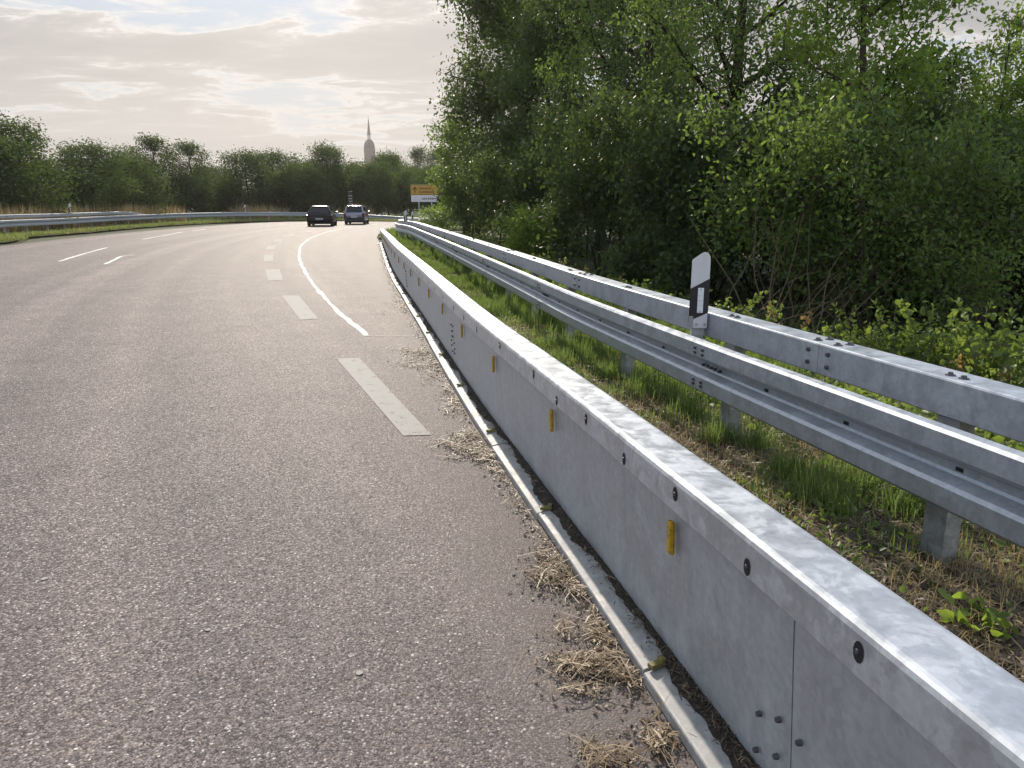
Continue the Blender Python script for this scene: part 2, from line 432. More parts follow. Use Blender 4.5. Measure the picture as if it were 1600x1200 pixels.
LIP = Path([(2.05, -4.6), (1.1, -0.55), (0.54, 1.92), (0.44, 2.35), (0.27, 3.1), (0.0, 4.25), (-0.42, 6.1), (-1.35, 10.6), (-2.80, 17.6), (-4.28, 25.6), (-5.55, 32.6)], 0.2)
RAIL = Path([(2.68, -1.6, 0), (2.10, 1.0, 0), (1.74, 2.53, 0), (1.47, 3.6, 0), (1.18, 4.75, 0), (0.58, 7.3, 0), (0.0, 10.25, 0), (-1.43, 17.45, 0), (-2.75, 24.0, 0), (-3.95, 29.8, 0), (-5.05, 34.5, -0.05),
             (-5.75, 38.5, -0.12), (-6.25, 42.5, -0.17), (-6.35, 45.5, -0.2), (-5.9, 47.6, -0.22), (-4.6, 48.9, -0.23), (-2.4, 49.6, -0.24), (3, 50.2, -0.24), (14, 51, -0.24)], 0.25)
lp = [(-60, 352.5, 31), (0, 345, 36.4), (100, 341, 42.5), (200, 336.5, 52), (300, 333, 62), (400, 331.5, 69.5), (470, 331.8, 72), (530, 333.3, 72.5), (600, 336.8, 70), (650, 340, 68), (720, 342, 66), (820, 343, 65)]
LP3 = [at(*q) for q in lp]
LP3 = [(-21.5, 5, 0.75), (-22.6, 18, 0.75)] + LP3
LEFT = Path([(p[0], p[1], p[2] - 0.75) for p in LP3], 0.5)

# ------------------------------------------------------------------ ground, road
def poly_mesh(name, pts, z=0.0):
    V = [Vector((p[0], p[1], p[2] if len(p) > 2 else z)) for p in pts]
    T = tessellate_polygon([V])
    me = bpy.data.meshes.new(name); me.from_pydata([tuple(v) for v in V], [], [tuple(t) for t in T])
    bm = bmesh.new(); bm.from_mesh(me); bmesh.ops.recalc_face_normals(bm, faces=bm.faces[:])
    if bm.faces and sum(f.normal.z for f in bm.faces) < 0: bmesh.ops.reverse_faces(bm, faces=bm.faces[:])
    bm.to_mesh(me); bm.free()
    return me

me = poly_mesh('ground', [(-3500, -500), (3500, -500), (3500, 5000), (-3500, 5000)], -0.06)
tag(link_mesh('ground', me, M['field']), kind='structure', label='grassy ground reaching to the horizon around the road')

def arc(r, y0, y1, n):
    return [(94 - math.sqrt(r * r - (y - 52) ** 2), y) for y in np.linspace(y0, y1, n)]
left_edge = arc(115.6, -12, 58, 30) + [(-21.2, 64), (-19.6, 68.2), (-16, 70.0), (-11.5, 69.0), (-6, 67.4), (5, 66), (40, 64), (90, 62)]
lipE = [tuple(LIP.at(s, 0.012)[:2]) for s in np.linspace(0, LIP.L, 120)]
corner = [(-6.4, 37), (-7.0, 41), (-7.2, 45), (-6.9, 48), (-5.3, 50.2), (-2.4, 51), (3, 51.5), (14, 52.2), (40, 53), (90, 54)]
road_poly = left_edge + corner[::-1] + lipE[::-1]
# strip quad mesh along the lip carries the 'edge' uv; the rest is a tessellated sheet
edge_in = [tuple(LIP.at(s, -1.5)[:2]) for s in np.linspace(0, LIP.L, 120)]
me = bpy.data.meshes.new('road')
sheet = left_edge + corner[::-1] + edge_in[::-1]
Vs = [Vector((p[0], p[1], 0)) for p in sheet]
T = tessellate_polygon([Vs])
V = [tuple(v) for v in Vs]; Fs = [tuple(t) for t in T]; E = [3.0] * len(V)
o = len(V)
for a, b in zip(lipE, edge_in): V += [(a[0], a[1], 0), (b[0], b[1], 0)]; E += [0.0, 1.5]
for i in range(119): Fs.append((o + 2 * i, o + 2 * i + 1, o + 2 * i + 3, o + 2 * i + 2))
V += [(lipE[-1][0], lipE[-1][1], 0)]; E += [0.0]
Fs.append((len(V) - 1, o + 2 * 119 + 1, len(left_edge)  + len(corner) - 1))
me.from_pydata(V, [], Fs)
uvl = me.uv_layers.new(name='edge')
for l in me.loops:
    uvl.data[l.index].uv = (E[l.vertex_index] if E[l.vertex_index] < 2 else 3.0, 0)
bm = bmesh.new(); bm.from_mesh(me)
for f in bm.faces:
    f.normal_update()
    if f.normal.z < 0: f.normal_flip()
bm.to_mesh(me); bm.free()
road = link_mesh('road', me, M['asphalt'])
tag(road, kind='structure', label='grey asphalt road bending to the right')

def verge_sheet(name, path, offs, zs, s0, s1, step, bumps, label):
    ss = np.arange(s0, s1 + step * 0.5, step); n = len(offs); V = []; Fs = []
    for s in ss:
        for o_, z_ in zip(offs, zs):
            p = path.at(s, o_); j = bumps * rnd.uniform(-1, 1)
            V.append((p[0], p[1], z_ + j))
    for i in range(len(ss) - 1):
        for j in range(n - 1):
            Fs.append((i * n + j, i * n + j + 1, (i + 1) * n + j + 1, (i + 1) * n + j))
    me = bpy.data.meshes.new(name); me.from_pydata(V, [], Fs)
    bm = bmesh.new(); bm.from_mesh(me)
    for f in bm.faces:
        f.normal_update()
        if f.normal.z < 0: f.normal_flip()
    bm.to_mesh(me); bm.free()
    return tag(link_mesh(name, me, M['soil'], smooth=True), kind='structure', label=label)
offs = [0.16, 0.3, 0.5, 0.7, 0.9, 1.1, 1.3, 1.5, 1.7, 2.0, 2.4, 3.0, 4.0, 6.0, 9.0]
zs = [0.02, 0.05, 0.07, 0.08, 0.09, 0.1, 0.1, 0.1, 0.1, 0.1, 0.08, 0.02, -0.05, -0.1, -0.15]
verge_sheet('verge', LIP, offs, zs, 0, LIP.L, 0.2, 0.018, 'earth strip behind the steel barrier')
verge_sheet('verge', RAIL, [-0.8, -0.6, -0.4, 0, 0.5, 1.5], [0.012, 0.04, 0.05, 0.06, 0.04, 0.0], 39.0, RAIL.L, 0.4, 0.012, 'earth strip round the corner of the bend')
verge_sheet('verge', LEFT, [0.95, 0.6, 0, -1, -3, -8], [0.015, 0.06, 0.09, 0.1, 0.12, 0.1], 0, LEFT.L, 0.7, 0.02, 'earth strip along the outer edge of the bend')

def marking(name, pix=None, pts=None, mat='line', z=0.004, label=None):
    pts = pts or [G(*p) for p in pix]
    o = link_mesh(name, poly_mesh(name, pts, z), M[mat], road)
    if label: o['label'] = label
    return o
dashes = [[(525, 560), (562, 560), (674, 680), (630, 681.5)], [(440, 462), (467, 462), (497, 498.5), (469, 500)], [(414, 421), (437, 421), (442, 437.5), (419, 438.5)],
          [(413, 398), (427, 398), (426.5, 408), (412.5, 408.5)], [(418.5, 384), (433, 383.6), (428, 390.2), (415, 390.8)],
          [(431, 374), (446, 373.2), (438, 377.7), (425, 378.4)], [(447, 367.4), (464, 366.4), (456, 369.2), (440, 370.2)], [(470, 361.5), (490, 360.5), (483, 362.3), (463, 363.4)]]
for d in dashes: marking('lane_dash', d, mat='dash')

def strip_line(name, pix, w, mat='line', jag=0.0, label=None):
    P = Path([G(*p) for p in pix], 0.3)
    L, Rr = [], []
    for s in P.s:
        j = rnd.uniform(-jag, jag); j2 = rnd.uniform(-jag, jag)
        L.append(tuple(P.at(s, -w / 2 + j)[:2])); Rr.append(tuple(P.at(s, w / 2 + j2)[:2]))
    V = []; Fs = []
    for a, b in zip(L, Rr): V += [(*a, 0.004), (*b, 0.004)]
    for i in range(len(L) - 1): Fs.append((2 * i, 2 * i + 1, 2 * i + 3, 2 * i + 2))
    me = bpy.data.meshes.new(name); me.from_pydata(V, [], Fs)
    bm = bmesh.new(); bm.from_mesh(me)
    for f in bm.faces:
        f.normal_update()
        if f.normal.z < 0: f.normal_flip()
    bm.to_mesh(me); bm.free()
    o = link_mesh(name, me, M[mat], road)
    if label: o['label'] = label
    return o
strip_line('edge_line', [(573, 525), (552, 507), (520, 479), (495, 451), (480, 430), (470, 411), (467.5, 400), (470, 385), (478, 377), (490, 370), (506, 364), (522, 359.5), (545, 355.3), (572, 352), (600, 349.6), (640, 348.2)], 0.08, jag=0.018)
strip_line('edge_line', [(92, 408.5), (130, 397), (167, 387)], 0.10, jag=0.02)
strip_line('edge_line', [(163, 413), (180, 405.5), (190, 400.5), (210, 398.5)], 0.10, jag=0.02)
strip_line('edge_line', [(223, 374), (262, 367), (285, 362.6)], 0.11, jag=0.02)
strip_line('edge_line', [(300, 361), (322, 358)], 0.11, jag=0.02)
strip_line('edge_line', [(569, 525), (605, 525.5), (648, 526)], 0.025, jag=0.008)
for (px, py, r) in [(323, 621, .03), (478, 519, .03), (237, 1110, .012), (325, 985, .014), (562, 1052, .022), (375, 790, .014), (70, 905, .018), (188, 582, .03), (156, 447, .05), (100, 735, .016), (330, 636, .025), (45, 500, .05), (260, 520, .03)]:
    x, y = G(px, py); r *= .75
    a0 = rnd.random() * 6
    marking('paint_fleck', pts=[(x + r * rnd.uniform(.6, 1.2) * math.cos(a0 + k * PI / 3.5), y + r * rnd.uniform(.6, 1.2) * math.sin(a0 + k * PI / 3.5)) for k in range(7)], mat='dash')

# ------------------------------------------------------------------ steel barrier
SB = LIP.L
def zscale(s):
    k = np.interp(s, [0, SB - 13.5, SB], [1, 1, 0.70])
    return lambda z: z * k
bar = empty('crash_barrier', tuple(LIP.at(8.0)), 0, 'long grey galvanised steel crash barrier wall with overhanging cap and yellow reflectors', 'crash barrier')
bar_inv = Matrix.Translation(-Vector(bar.location))
def attach(o, par):
    """keep world coordinates of a mesh whose vertices were made in world space"""
    o.parent = par; o.data.transform(Matrix.Translation(-Vector(par.location)) if par.rotation_euler.z == 0 else par.matrix_basis.inverted())
    return o
CAPS = 0.04     # road-side face of the cap
seam_s, _ = LIP.find(741, 520, CAPS)
seams = [seam_s - 6.0, seam_s, seam_s + 6.0, seam_s + 12, seam_s + 18]
# wall
wall_prof = [(0.125, 0.055), (0.118, 0.12), (0.085, 0.60), (0.083, 0.664), (0.18, 0.664), (0.182, 0.60), (0.15, 0.12), (0.145, 0.055)]
mb = MB()
wseam, _ = LIP.find(1240, 1090, 0.10)
wb = [0.0] + sorted(set([x for k in range(-2, 8) for x in [wseam + 6.0 * k] if 0.3 < x < SB - .3])) + [SB]
for a, b in zip(wb[:-1], wb[1:]): sweep(mb, LIP, wall_prof, a + 0.0025, b - 0.0025, 0.2, zfun=zscale)
# bolts on wall
def bolt(mb, path, s, off, z, r=0.011, h=0.012, mi=1, nrm=-1, zf=None):
    p = path.at(s, off); q = path.at(s, off + nrm * h)
    k = zf(s)(z) if zf else z
    mb.tube([(p[0], p[1], p[2] + k), (q[0], q[1], q[2] + k)], [r, r * 0.85], 7, mi)
for px, py in [(1187, 1115), (1219, 1124), (1178, 1172), (1211, 1182), (1253, 1160)]:
    s, z = LIP.find(px, py, 0.10); bolt(mb, LIP, s, 0.112 - (z - .1) * .062, z, 0.009)
for base in [(710, 0)] + [(0, 1)]:
    s0, z0 = LIP.find(709, 560, 0.10) if base[1] == 0 else LIP.find(636, 452, 0.10)
    for i, zz in enumerate(np.linspace(0.2, 0.46, 6)):
        for sd in (-1, 1):
            bolt(mb, LIP, s0 + sd * (0.06 + 0.05 * math.sin(i * 1.25)), 0.112 - (zz - .1) * .062, zz, 0.009, zf=zscale)
o = attach(mb.build('wall', [M['wall'], M['bolt']]), bar)
# cap with rounded edges
cap_prof = [(CAPS + .045, 0.652), (CAPS + .006, 0.655), (CAPS, 0.662), (CAPS, 0.752), (CAPS + .004, 0.763), (CAPS + .011, 0.769), (CAPS + .02, 0.771), (CAPS + .155, 0.771), (CAPS + .166, 0.768), (CAPS + .172, 0.758), (CAPS + .172, 0.66), (CAPS + .13, 0.652)]
mb = MB()
cb = [0.0] + [x for x in seams if 0.3 < x < SB - .3] + [SB]
for a, b in zip(cb[:-1], cb[1:]): sweep(mb, LIP, cap_prof, a + 0.003, b - 0.003, 0.2, zfun=zscale)
# bolt holes with a plug in the road-side face
hs = [LIP.find(px, py, CAPS)[0] for px, py in [(1343, 1019), (1168, 886), (1055, 772), (975, 717), (916, 655), (870, 626), (834, 585), (781, 540)]]
hz = [LIP.find(px, py, CAPS)[1] for px, py in [(1343, 1019), (1168, 886), (1055, 772), (975, 717), (916, 655), (870, 626), (834, 585), (781, 540)]]
print('HOLES', [round(float(h), 2) for h in hs], [round(float(h), 3) for h in hz])
def hole(s, z, r=0.021):
    V = []; Fs = []
    n = 12; fr = LIP.frame(s); k = zscale(s)
    p = LIP.at(s, CAPS - 0.0015); t = np.array([-math.sin(fr), math.cos(fr)])
    for i in range(n):
        a = 2 * PI * i / n
        V.append((p[0] + t[0] * r * .78 * math.cos(a), p[1] + t[1] * r * .78 * math.cos(a), k(z) + r * 1.15 * math.sin(a)))
    mb.add(V, [tuple(range(n))], 1)
    bolt(mb, LIP, s + .004, CAPS, z - 0.001, 0.007, 0.004, 2, zf=zscale)
allh = list(zip(hs, hz))
step_h = 0.62
x = max(hs)
while x < SB - 1:
    x += step_h * rnd.choice([0.7, 1.0, 1.3]); allh.append((x, 0.70))
for s_, z_ in allh: hole(s_, min(max(z_, .68), .735))
o = attach(mb.build('cap', [M['cap'], M['hole'], M['bolt']]), bar)
# foot lip, in overlapping lengths
mb = MB()
lip_prof = [(0.0, 0.006), (0.0, 0.038), (0.003, 0.043), (0.010, 0.0455), (0.12, 0.062), (0.15, 0.062), (0.15, 0.006)]
lbs = sorted([LIP.find(px, py, 0.0)[0] for px, py in [(1003, 1062), (839, 808), (768, 700)]])
l0 = lbs[-1]
cuts = [0.0] + lbs + [l0 + 2.0 * k for k in range(1, 13) if l0 + 2.0 * k < SB - 1.0] + [SB - 1.2]
for i, (a, b) in enumerate(zip(cuts[:-1], cuts[1:])):
    pr = [(o_ + (0.004 if i % 2 else 0.0), z_ + (0.004 if i % 2 else 0)) for o_, z_ in lip_prof]
    sweep(mb, LIP, pr, a + 0.004, b - 0.010, 0.2)
o = attach(mb.build('foot_lip', M['lip']), bar)
# yellow reflectors on the wall, each with a partner on the foot
pr_px = [(1058, 845), (875, 663), (784, 575), (731, 521), (697, 488), (673, 463), (656, 447), (643, 435)]
rs = [LIP.find(px, py, 0.09) for px, py in pr_px]
print('REFL', [(round(float(a), 2), round(float(b), 3)) for a, b in rs])
rz = float(np.mean([b for a, b in rs[:4]]))
rs = [a for a, b in rs]; d = (rs[5] - rs[0]) / 5
rs = [rs[0] + d * k for k in range(-2, 22) if 0.3 < rs[0] + d * k < SB - 2]
proto = None
for s_ in rs:
    k = zscale(s_)
    p = LIP.at(s_, 0.105 - (k(rz) - .12) * .069 - 0.008)
    if proto is None:
        mb = MB(); mb.box((0, 0, 0), (0.016, 0.034, 0.115), bevel=0.007)
        for q in range(7): mb.box((-0.008, 0, -0.045 + q * 0.015), (0.004, 0.026, 0.008))
        proto = mb.build('reflector', M['yellow'], bar)
        mb = MB(); mb.box((0, 0, 0), (0.062, 0.03, 0.018), bevel=0.005); mb.box((0.02, 0, 0.014), (0.02, 0.028, 0.014), bevel=0.003)
        proto2 = mb.build('foot_reflector', M['mossy'], bar)
        o, o2 = proto, proto2
    else:
        o = proto.copy(); C.objects.link(o); o2 = proto2.copy(); C.objects.link(o2)
    o.location = Vector((p[0], p[1], k(rz))) - Vector(bar.location); o.rotation_euler = (0, rnd.uniform(-.05, .02), LIP.frame(s_))
    p2 = LIP.at(s_ + .02, 0.05); o2.location = Vector((p2[0], p2[1], 0.066)) - Vector(bar.location); o2.rotation_euler = (0, 0, LIP.frame(s_) + rnd.uniform(-.3, .3))

# ------------------------------------------------------------------ guard rails
W = [(.04, .757), (.004, .752), (-.008, .738), (-.010, .66), (.004, .645), (.055, .622), (.062, .61), (.062, .58), (.055, .568), (.004, .545), (-.010, .53), (-.008, .452), (.004, .438), (.04, .433)]
Wprof = W + [(o_ + .005 if 0 < i < len(W) - 1 else o_, z_ - (.005 if i == 0 else -.005 if i == len(W) - 1 else 0)) for i, (o_, z_) in reversed(list(enumerate(W)))]
BX = 0.17
Bprof = [(BX, .745), (BX, .89), (BX + .003, .897), (BX + .01, .90), (BX + .16, .90), (BX + .167, .897), (BX + .17, .89), (BX + .17, .745), (BX + .16, .738), (BX + .01, .738)]
def post_mesh(mb, rise=0.74):
    w, dpt, t = 0.12, 0.07, 0.007
    mb.box((0, 0, rise / 2 - .2), (t, w, rise + .4))
    for sgn in (-1, 1): mb.box((dpt / 2 + t / 2, sgn * (w / 2 - t / 2), rise / 2 - .2), (dpt, t, rise + .4))
    for sgn in (-1, 1): mb.box((dpt + t / 2 - .003, sgn * (w / 2 - .022), rise / 2 - .2), (t, .03, rise + .4))
    mb.box((-0.055, 0, .60), (0.10, .07, .05))     # spacer to the beam
    mb.box((-0.01, 0.03, .66), (0.012, .02, .02), 1); mb.box((-0.01, -0.03, .66), (0.012, .02, .02), 1)

rail = empty('guardrail', tuple(RAIL.at(6.0)), 0, 'double galvanised guardrail with box beam above the lower beam, between grass verge and woods', 'guardrail')
mb = MB()
js = [0.0]; 
jref, _ = RAIL.find(1095, 540, 0.0)
joints = [jref + 4.0 * k for k in range(-3, 12)]
joints = [j for j in joints if 0.2 < j < RAIL.L - .2]
for a, b in zip([0.0] + joints, joints + [RAIL.L]): sweep(mb, RAIL, Wprof, a, b - 0.0, 0.25, caps=False)
for j in joints:                                    # lapped ends: a second skin 5 mm proud with bolts
    if j > 40: continue
    for zz in (.72, .69, .49, .515): 
        for ds in (-.05, .05): bolt(mb, RAIL, j + ds, -.010, zz - .01, 0.012, 0.01)
    for ds in (-.16, -.10, -.05, .05): bolt(mb, RAIL, j + ds, .062, .595, 0.010, 0.02)
for k in range(46):                                  # slotted holes in the groove
    s_ = jref - 8 + k * 0.667
    if s_ < 0.1 or s_ > 30: continue
    p = RAIL.at(s_, 0.060); fr = RAIL.frame(s_)
    mb.box((p[0], p[1], p[2] + .595), (.003, .035, .016), 2, Matrix.Rotation(fr, 3, 'Z'))
attach(mb.build('rail_beam', [M['rail'], M['bolt'], M['hole']]), rail)
mb = MB()
bref, _ = RAIL.find(1278, 560, BX)
bj = [bref + 4.0 * k for k in range(-3, 12)]; bj = [j for j in bj if 0.2 < j < RAIL.L - .2]
for a, b in zip([0.0] + bj, bj + [RAIL.L]): sweep(mb, RAIL, Bprof, a + 0.002, b - 0.002, 0.25)
def topbolt(path, s, off, z, r=.014):
    p = path.at(s, off)
    mb.tube([(p[0], p[1], p[2] + z), (p[0], p[1], p[2] + z + .004)], [r * 1.7, r * 1.6], 8, 1)
    mb.tube([(p[0], p[1], p[2] + z + .004), (p[0], p[1], p[2] + z + .014)], [r, r * .8], 7, 1)
for j in bj:
    if j > 38: continue
    for ds in (-.08, .08):
        for zz in (.855, .79): bolt(mb, RAIL, j + ds, BX, zz, .013, .012)
        for of in (.05, .12): topbolt(RAIL, j + ds, BX + of, .90)
pref, _ = RAIL.find(1150, 560, BX + .05)
pposts = [pref + 1.333 * k for k in range(-5, 60)]
p1, _ = RAIL.find(1490, 650, BX + .05)
pd = pref - p1
p2_, _ = RAIL.find(985, 490, BX + .05); p3_, _ = RAIL.find(890, 455, BX + .05)
print('POSTS', p1, pref, p2_, p3_)
pd = (p3_ - p1) / 3
pposts = [p1 + pd * k for k in range(-2, 60)]
pposts = [s_ for s_ in pposts if 0.2 < s_ < RAIL.L - .3]
for s_ in pposts:
    if s_ > 38: continue
    for ds in (-.035, .035): topbolt(RAIL, s_ + ds + .02, BX + .06, .90, .013)
attach(mb.build('box_beam', [M['rail'], M['bolt']]), rail)
mb = MB(); post_mesh(mb); pproto = mb.build('post', [M['post'], M['bolt']])
for i, s_ in enumerate(pposts):
    o = pproto if i == 0 else pproto.copy()
    if i: C.objects.link(o)
    o.parent = rail; p = RAIL.at(s_, BX + .03)
    o.location = Vector(p) - Vector(rail.location); o.rotation_euler = (0, 0, RAIL.frame(s_))

lrail = empty('guardrail', tuple(LEFT.at(40.0)), 0, 'guardrail on the outer side of the bend, in front of the row of dark trees', 'guardrail')
mir = lambda prof: [(-o_, z_) for o_, z_ in prof]
mb = MB(); sweep(mb, LEFT, mir(Wprof), 0, LEFT.L, 0.6, caps=False)
attach(mb.build('rail_beam', M['rail']), lrail)
bend_s, _ = LEFT.find(204, 331, -0.25, 1e9); 
mb = MB()
def lz(s): 
    return lambda z: z + 0.10 * np.interp(s, [0, bend_s - 2, bend_s, bend_s + 3.2], [1, 1, 0.6, -2.6]) 
sweep(mb, LEFT, mir(Bprof), 0, bend_s + 3.0, 0.5, zfun=lz)
for s_ in np.arange(1, bend_s, 4.0):
    for ds in (-.08, .08): bolt(mb, LEFT, s_ + ds, -BX, .93, .02, .02, 1, 1)
attach(mb.build('box_beam', [M['rail'], M['bolt']]), lrail)
ls = np.arange(0.5, LEFT.L, 1.9)
for i, s_ in enumerate(ls):
    o = pproto.copy(); C.objects.link(o); o.parent = lrail
    p = LEFT.at(s_, -BX - .03); o.location = Vector(p) - Vector(lrail.location); o.rotation_euler = (0, 0, LEFT.frame(s_) + PI)

# ------------------------------------------------------------------ delineator posts
def make_delineator():
    root = empty('delineator_post', (0, 0, 0), 0)
    out = [(-.06, 0), (.06, 0), (.06, .452), (.056, .472), (.047, .488), (.034, .498), (.018, .5), (.0, .492), (-.05, .456), (-.058, .448), (-.06, .436)]
    n = len(out); D = 0.085
    V = [(x, -.012 if abs(x) < .055 else 0.0, z) for x, z in out] + [(x * .55, D, min(z, .43) if z > .43 else z) for x, z in out]
    Fs = [tuple(range(n)), tuple(range(2 * n - 1, n - 1, -1))] + [(i, (i + 1) % n, (i + 1) % n + n, i + n) for i in range(n)]
    V = [(x, 0.0 if i < n else D, z) for i, (x, y, z) in enumerate(V)]
    bm = bmesh.new(); vs = [bm.verts.new(v) for v in V]
    for f in Fs: bm.faces.new([vs[i] for i in f])
    bmesh.ops.recalc_face_normals(bm, faces=bm.faces[:])
    bmesh.ops.bevel(bm, geom=[e for e in bm.edges if len(e.link_faces) == 2 and e.calc_face_angle(0) > .6], offset=.006, segments=2, affect='EDGES', profile=.6)
    me = bpy.data.meshes.new('body'); bm.to_mesh(me); bm.free()
    link_mesh('body', me, M['white'], root)
    # black band wraps front and flanks, 2 mm proud
    mb = MB(); zt = lambda x: .262 + (x + .06) / .12 * .066; zb = lambda x: .05 + (x + .06) / .12 * .056
    xs = [-.062, -.055, .055, .062]
    ring = [(-.062 * .62, D * .85, -.062), (-.062, .004, -.062), (-.056, -.0025, -.056), (.056, -.0025, .056), (.062, .004, .062), (.062 * .62, D * .85, .062)]
    V = []
    for x, y, k in ring: V += [(x, y, zb(k)), (x, y, zt(k))]
    mb.add(V, [(2 * i, 2 * i + 2, 2 * i + 3, 2 * i + 1) for i in range(len(ring) - 1)])
    mb.build('black_band', M['black'], root)
    mb = MB(); mb.box((.006, -.006, .186), (.038, .008, .163), bevel=.003)
    for z in (.258, .114): mb.tube([(.006, -.009, z), (.006, -.012, z)], .005, 8, 1)
    for z in (.155, .186, .217): mb.box((.006, -.0105, z), (.034, .0015, .0015), 1)
    mb.build('reflector', [M['reflector'], M['post']], root)
    mb = MB(); mb.box((0, .04, -.04), (.075, .06, .09)); mb.box((-.008, .04, -.082), (.14, .09, .008))
    for x in (-.012, .042): mb.tube([(x, -.002, .03), (x, -.01, .03)], .006, 7)
    mb.box((-.047, -.003, .045), (.026, .003, .075))
    mb.build('bracket', M['post'], root)
    return root
dl = make_delineator()
s_, _ = RAIL.find(1093, 470, .10); p = RAIL.at(s_, .10)
dl.location = (p[0], p[1], .795); dl.rotation_euler = (0, 0, -.06)
tag(dl, 'big white delineator post with black slanted band and white reflector, standing on the guardrail', 'delineator post')
def dcopy(loc, rz, label, sc=1.0):
    o = copy_tree(dl); o.location = loc; o.rotation_euler = (0, 0, rz); o.scale = (sc, sc, sc)
    tag(o, label, 'delineator post'); return o
s_, _ = RAIL.find(634, 350, .10); p = RAIL.at(s_, .1)
dcopy((p[0], p[1], p[2] + .8), .1, 'small white and black delineator post where the double guardrail turns away at the bend', 1.05)
s_, _ = LEFT.find(110, 330, -.2, 1e9); p = LEFT.at(s_, -.2)
dcopy((p[0], p[1], p[2] + .98), .45, 'white delineator post on the outer guardrail, before the dropped end of its box beam', 1.15)
s_, _ = LEFT.find(383, 325, -.2, 1e9); p = LEFT.at(s_, -.2)
dcopy((p[0], p[1], p[2] + .8), .3, 'tiny white delineator post on the outer guardrail between box beam end and black car', 1.2)
x, y, z = at(645.5, 342, 46.5)
dcopy((x, y, .62), 1.2, 'thin white delineator post seen edge-on against the dark trees below the direction sign', 1.0)

# ------------------------------------------------------------------ direction sign, marker board, tower
x0, y0, _ = at(664.5, 330, 65)
sign = empty('direction_sign', (x0, y0, 0), .05, 'yellow direction sign above a white panel with arrows, on posts by the bend', 'road sign')
def px2(d): return d * 65 / 1200.0
zt = lambda py: at(664, py, 65)[2]
wid = px2(43)
mb = MB(); mb.box((0, 0, (zt(289) + zt(304.5)) / 2), (wid, .04, zt(289) - zt(304.5)), bevel=.012); pn = mb.build('yellow_panel', M['sign_yellow'], sign)
mb = MB(); mb.box((-.03, 0, (zt(305.2) + zt(315.5)) / 2), (px2(40.5), .04, zt(305.2) - zt(315.5)), bevel=.012); pw = mb.build('white_panel', M['sign_white'], sign)
mb = MB()
hy_ = zt(289) - zt(304.5); cz = (zt(289) + zt(304.5)) / 2
t = .035
for (cx_, cz_, sx, sz) in [(0, cz + hy_ / 2 - t, wid - .06, t * .6), (0, cz - hy_ / 2 + t, wid - .06, t * .6), (-wid / 2 + t, cz, t * .6, hy_ - .08), (wid / 2 - t, cz, t * .6, hy_ - .08)]:
    mb.box((cx_, -.023, cz_), (sx, .006, sz))
ax = -wid / 2 + .36
mb.box((ax, -.024, cz - .08), (.07, .006, .34)); mb.prism([(ax - .2, cz + .02), (ax, cz + .26), (ax + .2, cz + .02), (ax + .12, cz), (ax + .0, cz + .12), (ax - .12, cz)], -.027, -.021)
def word(x, z, n, h, w, mi=0):
    for i in range(n):
        xx = x + i * w * 1.35; k = rnd.random()
        mb.box((xx, -.024, z), (w * .28, .006, h))
        mb.box((xx + w * .6, -.024, z - h * .12), (w * .28, .006, h * .75))
        mb.box((xx + w * .3, -.0245, z + (h * .18 if k < .5 else -h * .2)), (w * .45, .005, h * .2))
word(ax + .36, cz + .13, 9, .17, .085); word(ax + .36, cz - .15, 11, .17, .085)
mb.build('lettering', M['sign_black'], pn)
mb = MB(); cz2 = (zt(305.2) + zt(315.5)) / 2; xr = px2(20)
word(-.2, cz2, 2, .2, .11); word(.12, cz2, 2, .17, .11); word(.42, cz2, 2, .2, .11)
mb.box((xr - .26, -.024, cz2), (.34, .006, .06)); mb.prism([(xr - .2, cz2 + .19), (xr - .06, cz2 + .19), (xr + .1, cz2), (xr - .06, cz2 - .19), (xr - .2, cz2 - .19), (xr - .06, cz2)], -.027, -.021)
mb.build('lettering', M['sign_black'], pw)
for px in (674.5, 655):
    mb = MB(); xx = px2(px - 664.5); mb.tube([(xx, .07, -.3), (xx, .07, zt(290))], .055, 10); mb.build('post', M['rail'], sign)

x0, y0, _ = at(548.5, 330, 73)
mk = empty('marker_board', (x0, y0, 0), .1, 'slim dark marker board with pale cross stripes, rising behind the silver car', 'marker board')
z0, z1 = at(548, 321, 73)[2], at(548, 299, 73)[2]
mb = MB(); mb.box((0, 0, (z0 + z1) / 2), (.42, .05, z1 - z0), bevel=.02); bd = mb.build('board', M['sign_black'], mk)
mb = MB()
for k, f in enumerate((.12, .3, .48, .68)): mb.box((0, -.03, z0 + (z1 - z0) * f), (.36, .01, .075))
mb.build('stripe', M['post'], bd)
mb = MB(); mb.tube([(0, .05, -.2), (0, .05, z0 + .2)], .04, 8); mb.build('post', M['post'], mk)

TY = 800.0
def tz(py): return at(578, py, TY)[2]
tx = at(578, 250, TY)[0]
sc_ = TY / 1200.0
tower = empty('church_tower', (tx, TY, 0), .5, 'distant stone church tower with domed top, pale lantern and needle spire above the trees', 'church tower')
def lathe(mb, prof, n=8, mi=0, rot=PI / 8):
    V = []; Fs = []
    for r, z in prof:
        for k in range(n): V.append((r * math.cos(rot + 2 * PI * k / n), r * math.sin(rot + 2 * PI * k / n), z))
    for i in range(len(prof) - 1):
        for k in range(n): Fs.append((i * n + k, i * n + (k + 1) % n, (i + 1) * n + (k + 1) % n, (i + 1) * n + k))
    Fs.append(tuple(range(n - 1, -1, -1))); Fs.append(tuple((len(prof) - 1) * n + k for k in range(n)))
    mb.add(V, Fs, mi)
hw = 8.2 * sc_
mb = MB(); mb.box((0, 0, tz(238) / 2), (hw * 1.55, hw * 1.55, tz(238)))
